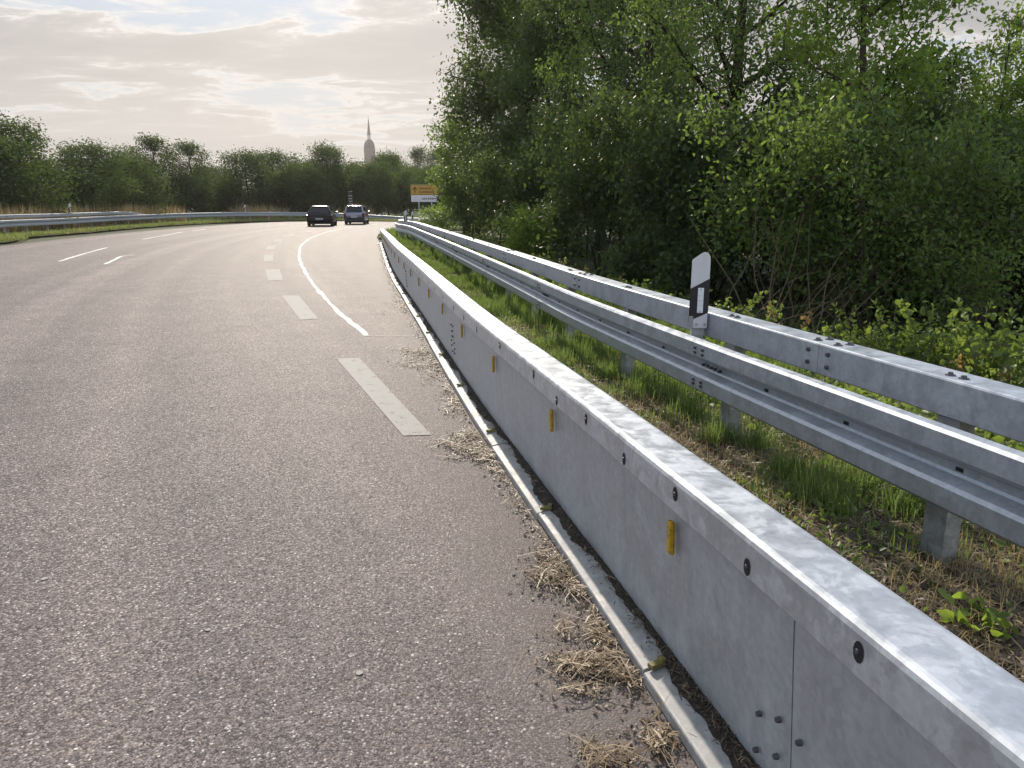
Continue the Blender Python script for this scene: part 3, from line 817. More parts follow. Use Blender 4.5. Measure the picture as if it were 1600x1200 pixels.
lathe(mb, [(hw, 0), (hw, tz(237)), (hw * 1.05, tz(236.5)), (hw * 1.05, tz(235)), (hw, tz(234.5)), (hw, tz(233.5)), (hw * 1.05, tz(233)), (hw * 1.03, tz(231.5))], 8)
tb = mb.build('shaft', M['stone'], tower)
mb = MB()
for k in range(8):
    a = PI / 8 + 2 * PI * (k + .5) / 8; m_ = Matrix.Rotation(a, 3, 'Z')
    mb.box(m_ @ Vector((hw * .925, 0, tz(246))), (.3, 1.6, 5.5), 0, m_)
mb.build('window', M['hole'], tb)
mb = MB(); lathe(mb, [(hw * .98, tz(231.5)), (hw * .97, tz(228)), (hw * .9, tz(224.5)), (hw * .75, tz(221.5)), (hw * .5, tz(219)), (hw * .28, tz(217.5))], 16); mb.build('dome', M['stone'], tower, True)
mb = MB(); lathe(mb, [(hw * .27, tz(217.6)), (hw * .3, tz(216)), (hw * .3, tz(212.5)), (hw * .34, tz(212)), (hw * .34, tz(211.4))], 8); mb.build('lantern', M['stonelight'], tower)
mb = MB(); lathe(mb, [(hw * .33, tz(211.4)), (hw * .3, tz(209)), (hw * .2, tz(200)), (hw * .1, tz(190)), (hw * .03, tz(184)), (hw * .02, tz(180.5))], 8); mb.build('spire', M['copper'], tower)

# ------------------------------------------------------------------ cars
def loft(mb, secs, mi=0):
    n = len(secs[0]); V = [p for s in secs for p in s]; Fs = []
    for i in range(len(secs) - 1):
        for j in range(n):
            j2 = (j + 1) % n
            Fs.append((i * n + j, i * n + j2, (i + 1) * n + j2, (i + 1) * n + j))
    Fs.append(tuple(range(n))); Fs.append(tuple((len(secs) - 1) * n + j for j in range(n - 1, -1, -1)))
    mb.add(V, Fs, mi)

def make_car(name, loc, rz, H, Wd, L, paint, rim, tail, mpv, label):
    root = empty(name, loc, rz, label, 'car')
    hw = Wd / 2; belt = H * .62; sill = .24
    def sec(y, w, z0, z1, crown=.02):
        # rounded lower-body section
        h = z1 - z0
        half = [(w * .86, z0), (w * .97, z0 + h * .12), (w * 1.0, z0 + h * .38), (w * .99, z0 + h * .62), (w * .95, z0 + h * .88), (w * .90, z1)]
        pts = [(x, y, z) for x, z in half] + [(w * .5, y, z1 + crown), (-w * .5, y, z1 + crown)] + [(-x, y, z) for x, z in reversed(half)]
        return pts
    mb = MB()
    ty = L
    st = [(0.0, .90, .36, belt * .90), (.05, .96, .29, belt * .97), (.22, .99, .26, belt * 1.0), (.9, 1.0, sill, belt), (L * .5, 1.0, sill, belt * .99), (L * .66, 1.0, sill, belt * .97), (L * .82, .99, .24, belt * .87), (L * .95, .93, .26, belt * .74), (L, .80, .32, belt * .62)]
    loft(mb, [sec(y, hw * w, a, b) for y, w, a, b in st])
    body = mb.build('body', M[paint], root, True)
    # greenhouse
    def gsec(y, w, z0, z1, wt):
        half = [(w, z0), (w * .985, z0 + (z1 - z0) * .3), (wt * 1.04, z0 + (z1 - z0) * .82), (wt * .96, z1 - .015), (wt * .8, z1)]
        return [(x, y, z) for x, z in half] + [(wt * .3, y, z1 + .012), (-wt * .3, y, z1 + .012)] + [(-x, y, z) for x, z in reversed(half)]
    wb_, wt_ = hw * .90, hw * (.74 if mpv else .64)
    if mpv: gs = [(.06, .98, 0.02), (.16, .98, .38), (.26, .99, .75), (.36, 1.0, .97), (.55, 1, 1.0), (L * .35, 1, 1.0), (L * .52, 1, .97), (L * .62, 1, .72), (L * .72, .98, .38), (L * .82, .95, 0.02)]
    else:   gs = [(.07, .97, 0.02), (.2, .98, .36), (.36, .99, .72), (.5, 1.0, .95), (.75, 1, 1.0), (L * .38, 1, 1.0), (L * .5, 1, .96), (L * .58, 1, .72), (L * .66, .98, .38), (L * .74, .95, 0.02)]
    mb = MB()
    zb = belt - .03
    secs = []
    for y, w, f in gs:
        z1 = zb + (H - zb) * max(f, .06); wtt = wb_ * w + (wt_ - wb_ * w) * f
        secs.append(gsec(y, wb_ * w, zb, z1, wtt))
    loft(mb, secs)
    roof = mb.build('roof', M[paint], root, True)
    # windows, 6 mm proud of the shell
    def gpt(y, fz, side):
        ys = [g[0] for g in gs]; f = np.interp(y, ys, [g[2] for g in gs]); w = np.interp(y, ys, [g[1] for g in gs])
        z1 = zb + (H - zb) * f; z = zb + (H - zb) * fz
        fr = min(1, (z - zb) / max(z1 - zb, .01)); wtt = wb_ * w + (wt_ - wb_ * w) * f
        xw = np.interp(fr, [0, .3, .82, .97], [wb_ * w, wb_ * w * .985, wtt * 1.04, wtt * .96])
        return (side * (xw + .006), y, z)
    def yrear(fz): return np.interp(fz, [g[2] for g in gs[:5]], [g[0] for g in gs[:5]])
    def yfront(fz): 
        gg = gs[5:][::-1]; return np.interp(fz, [g[2] for g in gg], [g[0] for g in gg])
    mb = MB(); zz = [.1, .35, .6, .86]; V = []
    for fz in zz:
        y = yrear(fz) - .012; f = fz; w = wb_ + (wt_ - wb_) * f
        V += [(-w * .86, y, zb + (H - zb) * fz), (-w * .4, y - .012, zb + (H - zb) * fz), (w * .4, y - .012, zb + (H - zb) * fz), (w * .86, y, zb + (H - zb) * fz)]
    mb.add(V, [(4 * i + j, 4 * i + j + 1, 4 * i + j + 5, 4 * i + j + 4) for i in range(3) for j in range(3)])
    mb.build('rear_window', M['carglass'], root, True)
    mb = MB(); V = []
    for fz in zz:
        y = yfront(fz) + .012; w = wb_ + (wt_ - wb_) * fz
        V += [(-w * .88, y, zb + (H - zb) * fz), (-w * .4, y + .02, zb + (H - zb) * fz), (w * .4, y + .02, zb + (H - zb) * fz), (w * .88, y, zb + (H - zb) * fz)]
    mb.add(V, [(4 * i + j, 4 * i + j + 1, 4 * i + j + 5, 4 * i + j + 4) for i in range(3) for j in range(3)])
    mb.build('windscreen', M['carglass'], root, True)
    ym = L * .36
    for side in (-1, 1):
        for part in (0, 1):
            mb = MB(); V = []
            for fz in (.12, .4, .65, .84):
                a = yrear(fz) + .32; b = yfront(fz) - .12
                a, b = (a, ym - .03) if part == 0 else (ym + .03, b)
                for t_ in (0, .5, 1): V.append(gpt(a + (b - a) * t_, fz, side))
            mb.add(V, [(3 * i + j, 3 * i + j + 1, 3 * i + j + 4, 3 * i + j + 3) for i in range(3) for j in range(2)])
            mb.build('side_window', M['carglass'], root, True)
    # wheels
    for sx in (-1, 1):
        for wy in (.78, L - .86):
            mb = MB(); rr = .315
            prof = [(.20, -.1), (.285, -.105), (rr, -.075), (rr, .075), (.285, .105), (.20, .1)]
            n = 20; V = []; Fs = []
            for r_, x_ in prof:
                for k in range(n): V.append((x_, r_ * math.cos(2 * PI * k / n), r_ * math.sin(2 * PI * k / n)))
            for i in range(len(prof)):
                i2 = (i + 1) % len(prof)
                for k in range(n): Fs.append((i * n + k, i * n + (k + 1) % n, i2 * n + (k + 1) % n, i2 * n + k))
            mb.add(V, Fs)
            wl = mb.build('wheel', M['rubber'], root, True); wl.location = (sx * (hw - .115), wy, rr)
            mb = MB()
            for k in range(5):
                a = 2 * PI * k / 5; mb.box((sx * .075, .1 * math.cos(a), .1 * math.sin(a)), (.03, .2, .06), 0, Matrix.Rotation(a, 3, 'X'))
            mb.tube([(sx * .06, 0, 0), (sx * .095, 0, 0)], .06, 10); mb.tube([(-.05 * sx, 0, 0), (.02 * sx, 0, 0)], .195, 16)
            mb.build('rim', M[rim], wl)
    # tail lights
    for sx in (-1, 1):
        mb = MB()
        if mpv: mb.box((sx * hw * .87, .02, belt * .80), (.17, .14, .34), 0, Matrix.Rotation(-sx * .3, 3, 'Z'), .03)
        else: mb.box((sx * hw * .80, .02, belt * .83), (.34, .14, .15), 0, Matrix.Rotation(-sx * .25, 3, 'Z'), .03)
        mb.build('tail_light', M[tail], root)
    mb = MB(); mb.box((0, .0, .50), (Wd * .93, .16, .20), bevel=.05); mb.build('bumper', M[paint] if not mpv else M['trim'], root)
    mb = MB(); mb.box((0, -.086, .52 if not mpv else .60), (.52, .012, .115), bevel=.004); mb.build('number_plate', M['plate'], root)
    for sx in (-1, 1):
        mb = MB(); mb.box((sx * (hw + .085), L * .64, belt + .06), (.19, .10, .13), bevel=.04); mb.box((sx * (hw - .03), L * .645, belt + .02), (.14, .04, .03)); mb.build('mirror', M[paint], root)
    mb = MB(); mb.tube([(0, .62, H + .005), (0, .48, H + .16)], [.008, .003], 5); mb.build('aerial', M['trim'], root)
    mb = MB(); mb.box((0, .46 if not mpv else .37, H - .03), (wt_ * 1.7, .18, .025), bevel=.008); mb.build('spoiler', M[paint], root)
    for sx in (-1, 1):
        mb = MB(); mb.box((sx * hw * .72, L - .16, belt * .66), (.34, .2, .14), 0, Matrix.Rotation(sx * .35, 3, 'Z'), .04); mb.build('headlight', M['carglass'], root)
    mb = MB(); mb.box((sx * .0, 1.6, .2), (Wd * .72, L * .55, .1)); mb.build('underbody', M['trim'], root)
    return root
bx, by = G(498, 354)
make_car('hatchback_car', (bx + .05, by + .1, 0), R(8.0), 1.40, 1.82, 4.25, 'paint_black', 'rimdark', 'taildark', False, 'black hatchback car driving away with dark rear window')
bx, by = G(553.5, 351)
o = make_car('people_carrier', (bx, by + .1, 0), R(5.0), 1.53, 1.74, 4.2, 'paint_silver', 'rim', 'taillight', True, 'blue silver people carrier with red tail lights, ahead of the black car')
o.scale = (.92, .92, .92)

# ------------------------------------------------------------------ foliage tools
def leaves_mesh(name, cen, size, rng, droop=0.35, aspect=0.55, outward=None, fold=0.25, ovate=False):
    N = len(cen)
    d = rng.normal(size=(N, 3)); d[:, 2] -= droop
    if outward is not None: d += outward
    d /= np.linalg.norm(d, axis=1)[:, None] + 1e-9
    u = rng.normal(size=(N, 3)); u[:, 2] += 0.6
    u -= d * np.sum(u * d, 1)[:, None]; u /= np.linalg.norm(u, axis=1)[:, None] + 1e-9
    w = np.cross(d, u)
    L = (size * rng.uniform(0.55, 1.4, N))[:, None]; Wd = L * aspect * rng.uniform(.8, 1.2, N)[:, None]
    b = cen; i4 = np.arange(N)[:, None]
    if ovate:
        curl = -u * L * rng.uniform(0, .25, N)[:, None]
        t = cen + d * L + curl
        q = lambda f, k, sg: cen + d * L * f + w * Wd * k * sg + u * Wd * fold * k * 2 + curl * f * f
        V = np.stack([b, q(.22, .42, 1), q(.58, .44, 1), t, q(.58, .44, -1), q(.22, .42, -1)], 1).reshape(-1, 3)
        T = np.concatenate([i4 * 6 + np.array([[0, 1, 2]]), i4 * 6 + np.array([[0, 2, 3]]), i4 * 6 + np.array([[0, 3, 4]]), i4 * 6 + np.array([[0, 4, 5]])], 1).reshape(-1, 3)
        return tri_mesh(name, V, T)
    t = cen + d * L
    m1 = cen + d * L * .45 + w * Wd * .5 + u * Wd * fold
    m2 = cen + d * L * .45 - w * Wd * .5 + u * Wd * fold
    V = np.stack([b, m1, t, m2], 1).reshape(-1, 3)
    i = i4 * 4
    T = np.concatenate([i + np.array([[0, 1, 2]]), i + np.array([[0, 2, 3]])], 1).reshape(-1, 3)
    return tri_mesh(name, V, T)

class Wood:
    def __init__(s): s.V = []; s.F = []; s.n = 0
    def tube(s, P, rad, n):
        P = np.asarray(P, float); K = len(P)
        T = np.gradient(P, axis=0); T /= np.linalg.norm(T, axis=1)[:, None] + 1e-9
        a = np.where(np.abs(T[:, :1]) < .8, [[1., 0, 0]], [[0, 1., 0]])
        u = np.cross(T, a); u /= np.linalg.norm(u, axis=1)[:, None] + 1e-9
        w = np.cross(T, u); th = np.arange(n) * 2 * PI / n
        ring = P[:, None] + (u[:, None] * np.cos(th)[None, :, None] + w[:, None] * np.sin(th)[None, :, None]) * np.asarray(rad)[:, None, None]
        s.V.append(ring.reshape(-1, 3))
        i = np.arange(K - 1)[:, None] * n; k = np.arange(n)[None]; k2 = (k + 1) % n
        q = np.stack([i + k, i + k2, i + n + k2, i + n + k], -1).reshape(-1, 4) + s.n
        s.F.append(np.concatenate([q[:, [0, 1, 2]], q[:, [0, 2, 3]]])); s.n += K * n
    def mesh(s, name): return tri_mesh(name, np.vstack(s.V), np.vstack(s.F))

def grow(P0, d, L, rng, wob=.12, lift=0.0, K=6):
    P = [np.array(P0, float)]; d = np.array(d, float) / np.linalg.norm(d)
    for k in range(K - 1):
        d = d + rng.normal(size=3) * wob + np.array([0, 0, lift]); d /= np.linalg.norm(d)
        P.append(P[-1] + d * L / (K - 1))
    return np.array(P)

def tree_data(seed, H, base, rad, n_leaf, n1=16, trunk_r=.14, shape='oval', jitter=.2, lift=.06, nsec=6, ntw=4, upright=.5, stems=1, flat=1.0):
    rng = np.random.default_rng(seed); wood = Wood(); tw = []; wt = []
    for st in range(stems):
        d0 = np.array([0, 0, 1.0]); p0 = np.zeros(3)
        if stems > 1:
            a = 2 * PI * st / stems + rng.uniform(0, 1); d0 = np.array([math.cos(a) * .3, math.sin(a) * .3, 1]); p0 = np.array([math.cos(a) * .12, math.sin(a) * .12, 0])
        Hs = H * (1 if stems == 1 else rng.uniform(.75, 1.05))
        tr = grow(p0, d0, Hs * .97, rng, .05, .02, 12)
        tz_ = tr[:, 2]
        wood.tube(tr, np.linspace(1, .12, 12) ** 1.0 * trunk_r / math.sqrt(stems), 8)
        for k in range(max(4, n1 // stems)):
            f = (k + rng.uniform(0, 1)) / max(4, n1 // stems)
            h = base + (1 - base) * f * .97
            env = {'oval': math.sin(PI * min(1, .12 + .88 * f) ** .9) ** .6, 'cone': (1 - f) ** .8 + .12, 'poplar': math.sin(PI * min(1, .2 + .8 * f)) ** .5, 'bush': (1 - f * .75) ** .6}[shape]
            p = np.array([np.interp(h * Hs, tz_, tr[:, j]) for j in range(3)])
            a = k * 2.39996 + rng.uniform(-.5, .5)
            up = upright * (0.6 + .9 * f)
            d = np.array([math.cos(a), math.sin(a) * flat, up])
            L = rad * max(env, .15) * rng.uniform(.75, 1.2)
            b = grow(p, d, L, rng, .13, lift, 7); r0 = trunk_r * .38 * (1 - f * .6) / math.sqrt(stems)
            wood.tube(b, np.linspace(r0, r0 * .2, 7), 5)
            for q in range(nsec):
                t_ = .25 + .75 * (q + rng.uniform(0, 1)) / nsec; i = t_ * 6; i0 = int(min(5, i))
                p2 = b[i0] + (b[i0 + 1] - b[i0]) * (i - i0); dd = b[i0 + 1] - b[i0]; dd = dd / np.linalg.norm(dd)
                d2 = dd * .7 + rng.normal(size=3) * .65 + np.array([0, 0, .15])
                L2 = L * .45 * rng.uniform(.6, 1.2) * (1.15 - .5 * t_) + .15
                c = grow(p2, d2, L2, rng, .18, lift * .6, 5)
                wood.tube(c, np.linspace(r0 * .35 + .003, .003, 5), 4)
                for w_ in range(ntw):
                    i = rng.uniform(.3, 1) * 4; i0 = int(min(3, i)); p3 = c[i0] + (c[i0 + 1] - c[i0]) * (i - i0)
                    d3 = (c[i0 + 1] - c[i0]); d3 = d3 / np.linalg.norm(d3) + rng.normal(size=3) * .7
                    e = grow(p3, d3, L2 * .55 + .1, rng, .2, 0, 4)
                    wood.tube(e, np.linspace(.005, .002, 4), 3)
                    tw.append(e); wt.append(rng.choice([.2, .7, 1.0, 1.6]) * (L2 + .12))
    tw = np.array(tw); wt = np.array(wt); wt /= wt.sum()
    idx = rng.choice(len(tw), n_leaf, p=wt); t_ = rng.uniform(.1, 1, n_leaf) * 3; i0 = np.minimum(2, t_.astype(int)); fr = (t_ - i0)[:, None]
    cen = tw[idx, i0] * (1 - fr) + tw[idx, i0 + 1] * fr + rng.normal(size=(n_leaf, 3)) * jitter
    cen[:, 2] = np.maximum(cen[:, 2], .06)
    return wood, cen, rng

def make_tree(name, loc, label, cat, leafmat, lsize, group=None, bark='bark', rz=0, **kw):
    wood, cen, rng = tree_data(**kw)
    root = empty(name, loc, rz, label, cat, group)
    link_mesh('trunk', wood.mesh('trunk'), M[bark], root, True)
    link_mesh('crown', leaves_mesh('crown', cen, lsize, rng, ovate=lsize <= .1), M[leafmat], root)
    return root
def place(src, loc, rz, sc, label, name=None):
    o = copy_tree(src); o.location = loc; o.rotation_euler = (0, 0, rz); o.scale = sc if hasattr(sc, '__len__') else (sc, sc, sc)
    o['label'] = label
    return o
def gx(px, Y): return (px - 800) / 1200.0 * Y * 1.0

# ---- woods on the inner side of the bend
GR = 'trees of the wood beside the guardrail'
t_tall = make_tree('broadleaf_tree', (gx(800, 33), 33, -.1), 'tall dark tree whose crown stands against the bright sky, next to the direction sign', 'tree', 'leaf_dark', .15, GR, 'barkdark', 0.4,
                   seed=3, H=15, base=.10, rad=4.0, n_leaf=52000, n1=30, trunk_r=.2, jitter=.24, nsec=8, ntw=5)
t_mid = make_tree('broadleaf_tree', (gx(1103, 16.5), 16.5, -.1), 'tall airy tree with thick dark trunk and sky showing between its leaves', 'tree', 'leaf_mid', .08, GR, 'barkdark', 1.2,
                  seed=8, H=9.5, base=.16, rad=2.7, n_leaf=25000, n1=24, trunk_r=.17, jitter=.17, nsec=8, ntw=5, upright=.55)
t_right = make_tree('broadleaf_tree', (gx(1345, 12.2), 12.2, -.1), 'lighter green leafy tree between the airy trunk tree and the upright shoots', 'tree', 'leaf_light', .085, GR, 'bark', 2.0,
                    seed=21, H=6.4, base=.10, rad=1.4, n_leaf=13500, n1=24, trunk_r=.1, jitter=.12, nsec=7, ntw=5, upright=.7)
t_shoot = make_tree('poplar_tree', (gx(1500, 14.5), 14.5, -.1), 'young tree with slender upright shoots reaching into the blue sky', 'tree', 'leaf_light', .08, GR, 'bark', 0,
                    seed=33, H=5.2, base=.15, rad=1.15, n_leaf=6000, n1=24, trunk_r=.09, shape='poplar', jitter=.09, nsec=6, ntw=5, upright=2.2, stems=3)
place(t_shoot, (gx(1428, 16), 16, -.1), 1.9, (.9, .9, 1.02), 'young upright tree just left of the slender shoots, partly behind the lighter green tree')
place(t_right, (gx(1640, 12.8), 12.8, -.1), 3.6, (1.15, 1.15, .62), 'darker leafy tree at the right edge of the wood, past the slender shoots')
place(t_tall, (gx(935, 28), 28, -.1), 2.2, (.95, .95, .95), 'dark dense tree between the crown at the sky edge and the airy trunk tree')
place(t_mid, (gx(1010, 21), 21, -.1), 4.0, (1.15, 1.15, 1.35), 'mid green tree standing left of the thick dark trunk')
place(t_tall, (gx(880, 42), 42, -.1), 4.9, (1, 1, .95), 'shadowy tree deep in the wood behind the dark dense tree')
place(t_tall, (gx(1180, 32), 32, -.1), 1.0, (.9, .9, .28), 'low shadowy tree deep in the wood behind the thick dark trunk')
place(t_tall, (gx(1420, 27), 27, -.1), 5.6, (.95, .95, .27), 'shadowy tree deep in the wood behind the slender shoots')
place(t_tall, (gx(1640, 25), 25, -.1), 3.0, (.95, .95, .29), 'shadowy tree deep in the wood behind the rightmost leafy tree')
place(t_tall, (gx(1290, 38), 38, -.1), .2, (.95, .95, .28), 'shadowy tree deep in the wood behind the lighter green tree')
t_small = make_tree('broadleaf_tree', (gx(727, 43), 43, -.1), 'small tree with thin pale trunk, its leaves overlapping the direction sign', 'tree', 'leaf_mid', .17, GR, 'bark', 0,
                    seed=41, H=5.8, base=.12, rad=1.75, n_leaf=7500, n1=18, trunk_r=.09, jitter=.2, nsec=6, ntw=4)

# ---- thicket under the trees
GB = 'bushes of the dark thicket behind the guardrail'
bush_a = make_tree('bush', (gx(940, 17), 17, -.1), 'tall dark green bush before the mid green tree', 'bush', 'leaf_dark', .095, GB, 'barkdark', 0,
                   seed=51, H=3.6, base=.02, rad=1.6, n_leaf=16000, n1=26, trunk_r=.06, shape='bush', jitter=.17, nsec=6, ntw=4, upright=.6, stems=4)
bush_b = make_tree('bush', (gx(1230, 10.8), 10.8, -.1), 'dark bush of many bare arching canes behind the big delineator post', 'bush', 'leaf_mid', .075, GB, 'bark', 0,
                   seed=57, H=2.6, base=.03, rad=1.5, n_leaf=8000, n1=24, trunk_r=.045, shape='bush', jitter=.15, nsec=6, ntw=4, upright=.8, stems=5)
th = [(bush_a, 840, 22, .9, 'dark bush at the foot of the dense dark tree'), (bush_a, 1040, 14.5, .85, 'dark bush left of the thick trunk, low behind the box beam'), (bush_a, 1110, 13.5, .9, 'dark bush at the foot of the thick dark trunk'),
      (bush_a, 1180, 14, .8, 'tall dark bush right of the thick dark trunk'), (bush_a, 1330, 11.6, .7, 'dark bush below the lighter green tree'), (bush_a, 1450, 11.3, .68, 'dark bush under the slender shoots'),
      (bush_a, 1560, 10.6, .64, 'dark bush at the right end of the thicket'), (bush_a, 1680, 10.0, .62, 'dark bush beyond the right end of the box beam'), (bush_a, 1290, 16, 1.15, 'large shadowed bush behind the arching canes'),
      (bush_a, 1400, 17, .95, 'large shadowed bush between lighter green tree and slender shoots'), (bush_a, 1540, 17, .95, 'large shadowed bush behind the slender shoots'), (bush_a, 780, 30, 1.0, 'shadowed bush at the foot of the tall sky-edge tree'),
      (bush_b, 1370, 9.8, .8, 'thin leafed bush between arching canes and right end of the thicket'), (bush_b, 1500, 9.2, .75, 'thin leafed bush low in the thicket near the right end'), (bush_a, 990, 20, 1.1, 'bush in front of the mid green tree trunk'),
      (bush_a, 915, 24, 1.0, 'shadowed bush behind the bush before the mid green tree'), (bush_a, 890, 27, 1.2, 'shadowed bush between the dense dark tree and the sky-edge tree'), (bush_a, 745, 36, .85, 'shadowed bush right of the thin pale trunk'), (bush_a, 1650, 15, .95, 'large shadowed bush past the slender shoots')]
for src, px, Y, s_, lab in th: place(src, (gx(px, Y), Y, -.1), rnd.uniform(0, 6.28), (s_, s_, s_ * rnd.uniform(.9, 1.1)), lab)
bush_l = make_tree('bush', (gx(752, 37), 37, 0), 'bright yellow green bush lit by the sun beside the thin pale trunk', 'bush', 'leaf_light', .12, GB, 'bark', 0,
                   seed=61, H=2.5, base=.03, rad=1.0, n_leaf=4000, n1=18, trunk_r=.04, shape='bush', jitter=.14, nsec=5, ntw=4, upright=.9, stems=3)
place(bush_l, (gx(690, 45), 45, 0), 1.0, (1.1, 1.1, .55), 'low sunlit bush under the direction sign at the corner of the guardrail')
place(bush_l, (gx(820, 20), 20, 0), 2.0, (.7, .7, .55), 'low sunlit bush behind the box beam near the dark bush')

# ---- row of trees on the outer side
GL = 'trees along the outer side of the bend'
l_a = make_tree('broadleaf_tree', (gx(45, 47), 47, 0), 'tallest dark tree of the far row, at its left end', 'tree', 'leaf_far', .17, GL, 'barkdark', 0,
                seed=71, H=7.6, base=.05, rad=2.7, n_leaf=15000, n1=26, trunk_r=.13, jitter=.36, nsec=6, ntw=4)
l_b = make_tree('broadleaf_tree', (gx(20, 43), 43, 0), 'lighter green tree in front of the tallest dark tree', 'tree', 'leaf_far', .17, GL, 'bark', 0,
                seed=73, H=6.6, base=.02, rad=2.7, n_leaf=15000, n1=26, trunk_r=.11, shape='bush', jitter=.36, nsec=6, ntw=4, stems=2)
l_c = make_tree('broadleaf_tree', (gx(265, 69), 69, 0), 'dark knobbly tree with sky between its top branches in the far row', 'tree', 'leaf_far', .17, GL, 'barkdark', 0,
                seed=79, H=8.6, base=.04, rad=2.6, n_leaf=10000, n1=24, trunk_r=.13, jitter=.28, nsec=6, ntw=4, upright=.9)
lt = [(l_b, 95, 50, .86, 0, 'green tree beside the lighter green tree, second of the front far row'), (l_a, 165, 54, .92, 0, 'rounded tree above the delineator post on the outer guardrail'), (l_b, 215, 61, .92, 1, 'lighter green tree bulging over the dropped end of the box beam'),
      (l_b, 130, 56, .62, 1, 'low green tree just above the outer delineator post'), (l_c, 318, 73, .93, 1, 'knobbly dark tree with thin top right of the knobbly tree with gaps'), (l_b, 300, 71, .85, 1, 'low tree under the two knobbly dark trees'), (l_a, 400, 76, 1.0, 0, 'dark tree above the tiny delineator post'),
      (l_b, 362, 77, .8, 0, 'low tree at the dip of the far row, left of the tiny delineator post'), (l_b, 455, 78, .98, 0, 'green tree above the black car'), (l_a, 440, 84, 1.0, 0, 'tree behind the green tree above the black car'), (l_a, 520, 84, .93, 0, 'dark tree left of the church tower'), (l_b, 490, 79, .85, 0, 'low tree between black car and people carrier'),
      (l_b, 565, 84, .84, 0, 'green tree in front of the church tower'), (l_a, 612, 88, .85, 0, 'tree with thin feathery top right of the church tower'), (l_b, 592, 80, .82, 0, 'low dark tree behind the people carrier'), (l_b, 640, 84, .8, 0, 'low dark tree left of the direction sign'), (l_b, 690, 80, .78, 0, 'low dark tree behind the direction sign'), (l_b, 740, 78, .8, 0, 'low dark tree right of the direction sign'),
      (l_b, 345, 80, .92, 0, 'green tree filling the dip left of the tiny delineator post'), (l_b, 238, 68, 1.0, 0, 'green tree between rounded tree and the knobbly trees'), (l_b, 482, 88, .98, 0, 'round green tree between the two cars, behind the others'), (l_b, 535, 92, .92, 0, 'green tree just left of the church tower, behind the dark one'), (l_b, 642, 92, .85, 0, 'green tree between feathery top and yellow sign'),
      (l_a, -70, 42, .95, 0, 'dark tree cut by the left edge, outside the lighter green tree'), (l_b, -120, 37, .9, 0, 'green tree outside the left edge of the far row')]
for src, px, Y, s_, k, lab in lt: place(src, (gx(px, Y), Y, 0), rnd.uniform(0, 6.28), (s_ * (1.3 if src is l_b else 1.1), s_ * (1.3 if src is l_b else 1.1), s_ * (rnd.uniform(.74, .88) if px < 480 else rnd.uniform(.93, 1.04))), lab)
l_a.scale = (1, 1, .80); l_b.scale = (1, 1, .80); l_c.scale = (1, 1, .80)
for px, Y, s_, lab in [(655, 150, 1.3, 'pale distant tree above the yellow sign'), (682, 155, 1.3, 'pale distant tree beside the small tree with thin trunk'), (625, 160, 1.2, 'pale distant tree behind the feathery topped tree')]:
    place(l_c, (gx(px, Y), Y, 0), rnd.uniform(0, 6.28), s_, lab)

# ------------------------------------------------------------------ grass, litter
def blades(name, base, hgt, wid, rng, lean=.35, lie=False):
    N = len(base)
    a = rng.uniform(0, 2 * PI, N); fd = np.stack([np.cos(a), np.sin(a), np.zeros(N)], 1)
    b = a + PI / 2 + rng.normal(size=N) * .4; wd = np.stack([np.cos(b), np.sin(b), np.zeros(N)], 1)
    l1 = np.abs(rng.normal(size=N)) * lean; 
    up = np.array([0, 0, 1.0])
    h = hgt[:, None]; w = (wid * rng.uniform(.7, 1.3, N))[:, None]
    mid = base + up * h * .55 + fd * h * (l1 * .35)[:, None]
    tip = base + up * h * (1 - np.minimum(l1, 1.2) * .45)[:, None] + fd * h * l1[:, None]
    V = np.stack([base - wd * w / 2, base + wd * w / 2, mid + wd * w * .4, mid - wd * w * .4, tip], 1).reshape(-1, 3)
    i = np.arange(N)[:, None] * 5
    T = np.concatenate([i + np.array([[0, 1, 2]]), i + np.array([[0, 2, 3]]), i + np.array([[3, 2, 4]])], 1).reshape(-1, 3)
    return tri_mesh(name, V, T)

def patch(x, y, sc, seed):
    r = np.random.default_rng(seed); ph = r.uniform(0, 6, 8); k = r.normal(size=(8, 2)) * sc
    return sum(np.sin(k[i, 0] * x + k[i, 1] * y + ph[i]) for i in range(8)) / 8 ** .5

def path_xy(path, s, off):
    x, y = (np.interp(s, path.s, path.P[:, k]) for k in (0, 1)); nx, ny = (np.interp(s, path.s, path.N[:, k]) for k in (0, 1))
    return x + nx * off, y + ny * off

def verge_pts(rng, n, o0, o1, s0, s1, fall, thr, seed):
    """points on the verge, denser near the camera"""
    u = rng.uniform(0, 1, n * 3); s = s0 + (s1 - s0) * u ** fall; off = rng.uniform(o0, o1, n * 3)
    x, y = path_xy(LIP, s, off); keep = patch(x, y, 2.3, seed) + rng.normal(size=len(x)) * .35 > thr
    x, y, s, off = (q[keep][:n] for q in (x, y, s, off))
    z = np.interp(off, offs, zs) - .01
    return x, y, z, s, off
rng = np.random.default_rng(101)
s_cam = LIP.find(1110, 1199, 0)[0]
x, y, z, s, off = verge_pts(rng, 230000, .26, 3.2, s_cam - 1.2, LIP.L + .0, 2.0, -.75, 1)
near = np.clip((y - 2.6) / 5.5, 0, 1)                # the first metres are trodden and thin
k = rng.uniform(0, 1, len(x)) < .10 + .90 * near
x, y, z, near, off = x[k], y[k], z[k], near[k], off[k]
tuft = np.clip(patch(x, y, 5.0, 5) * .5 + .6, .25, 1.3)
h = (.05 + .10 * near) * tuft * rng.uniform(.5, 1.5, len(x)) * (1 + .5 * (off > 1.3))
g1 = blades('grass', np.stack([x, y, z], 1), h, np.interp(y, [1, 6, 30], [.004, .006, .016]), rng)
tag(link_mesh('grass', g1, M['grass']), 'green grass growing along the verge between barrier and guardrail', 'grass', kind='stuff')
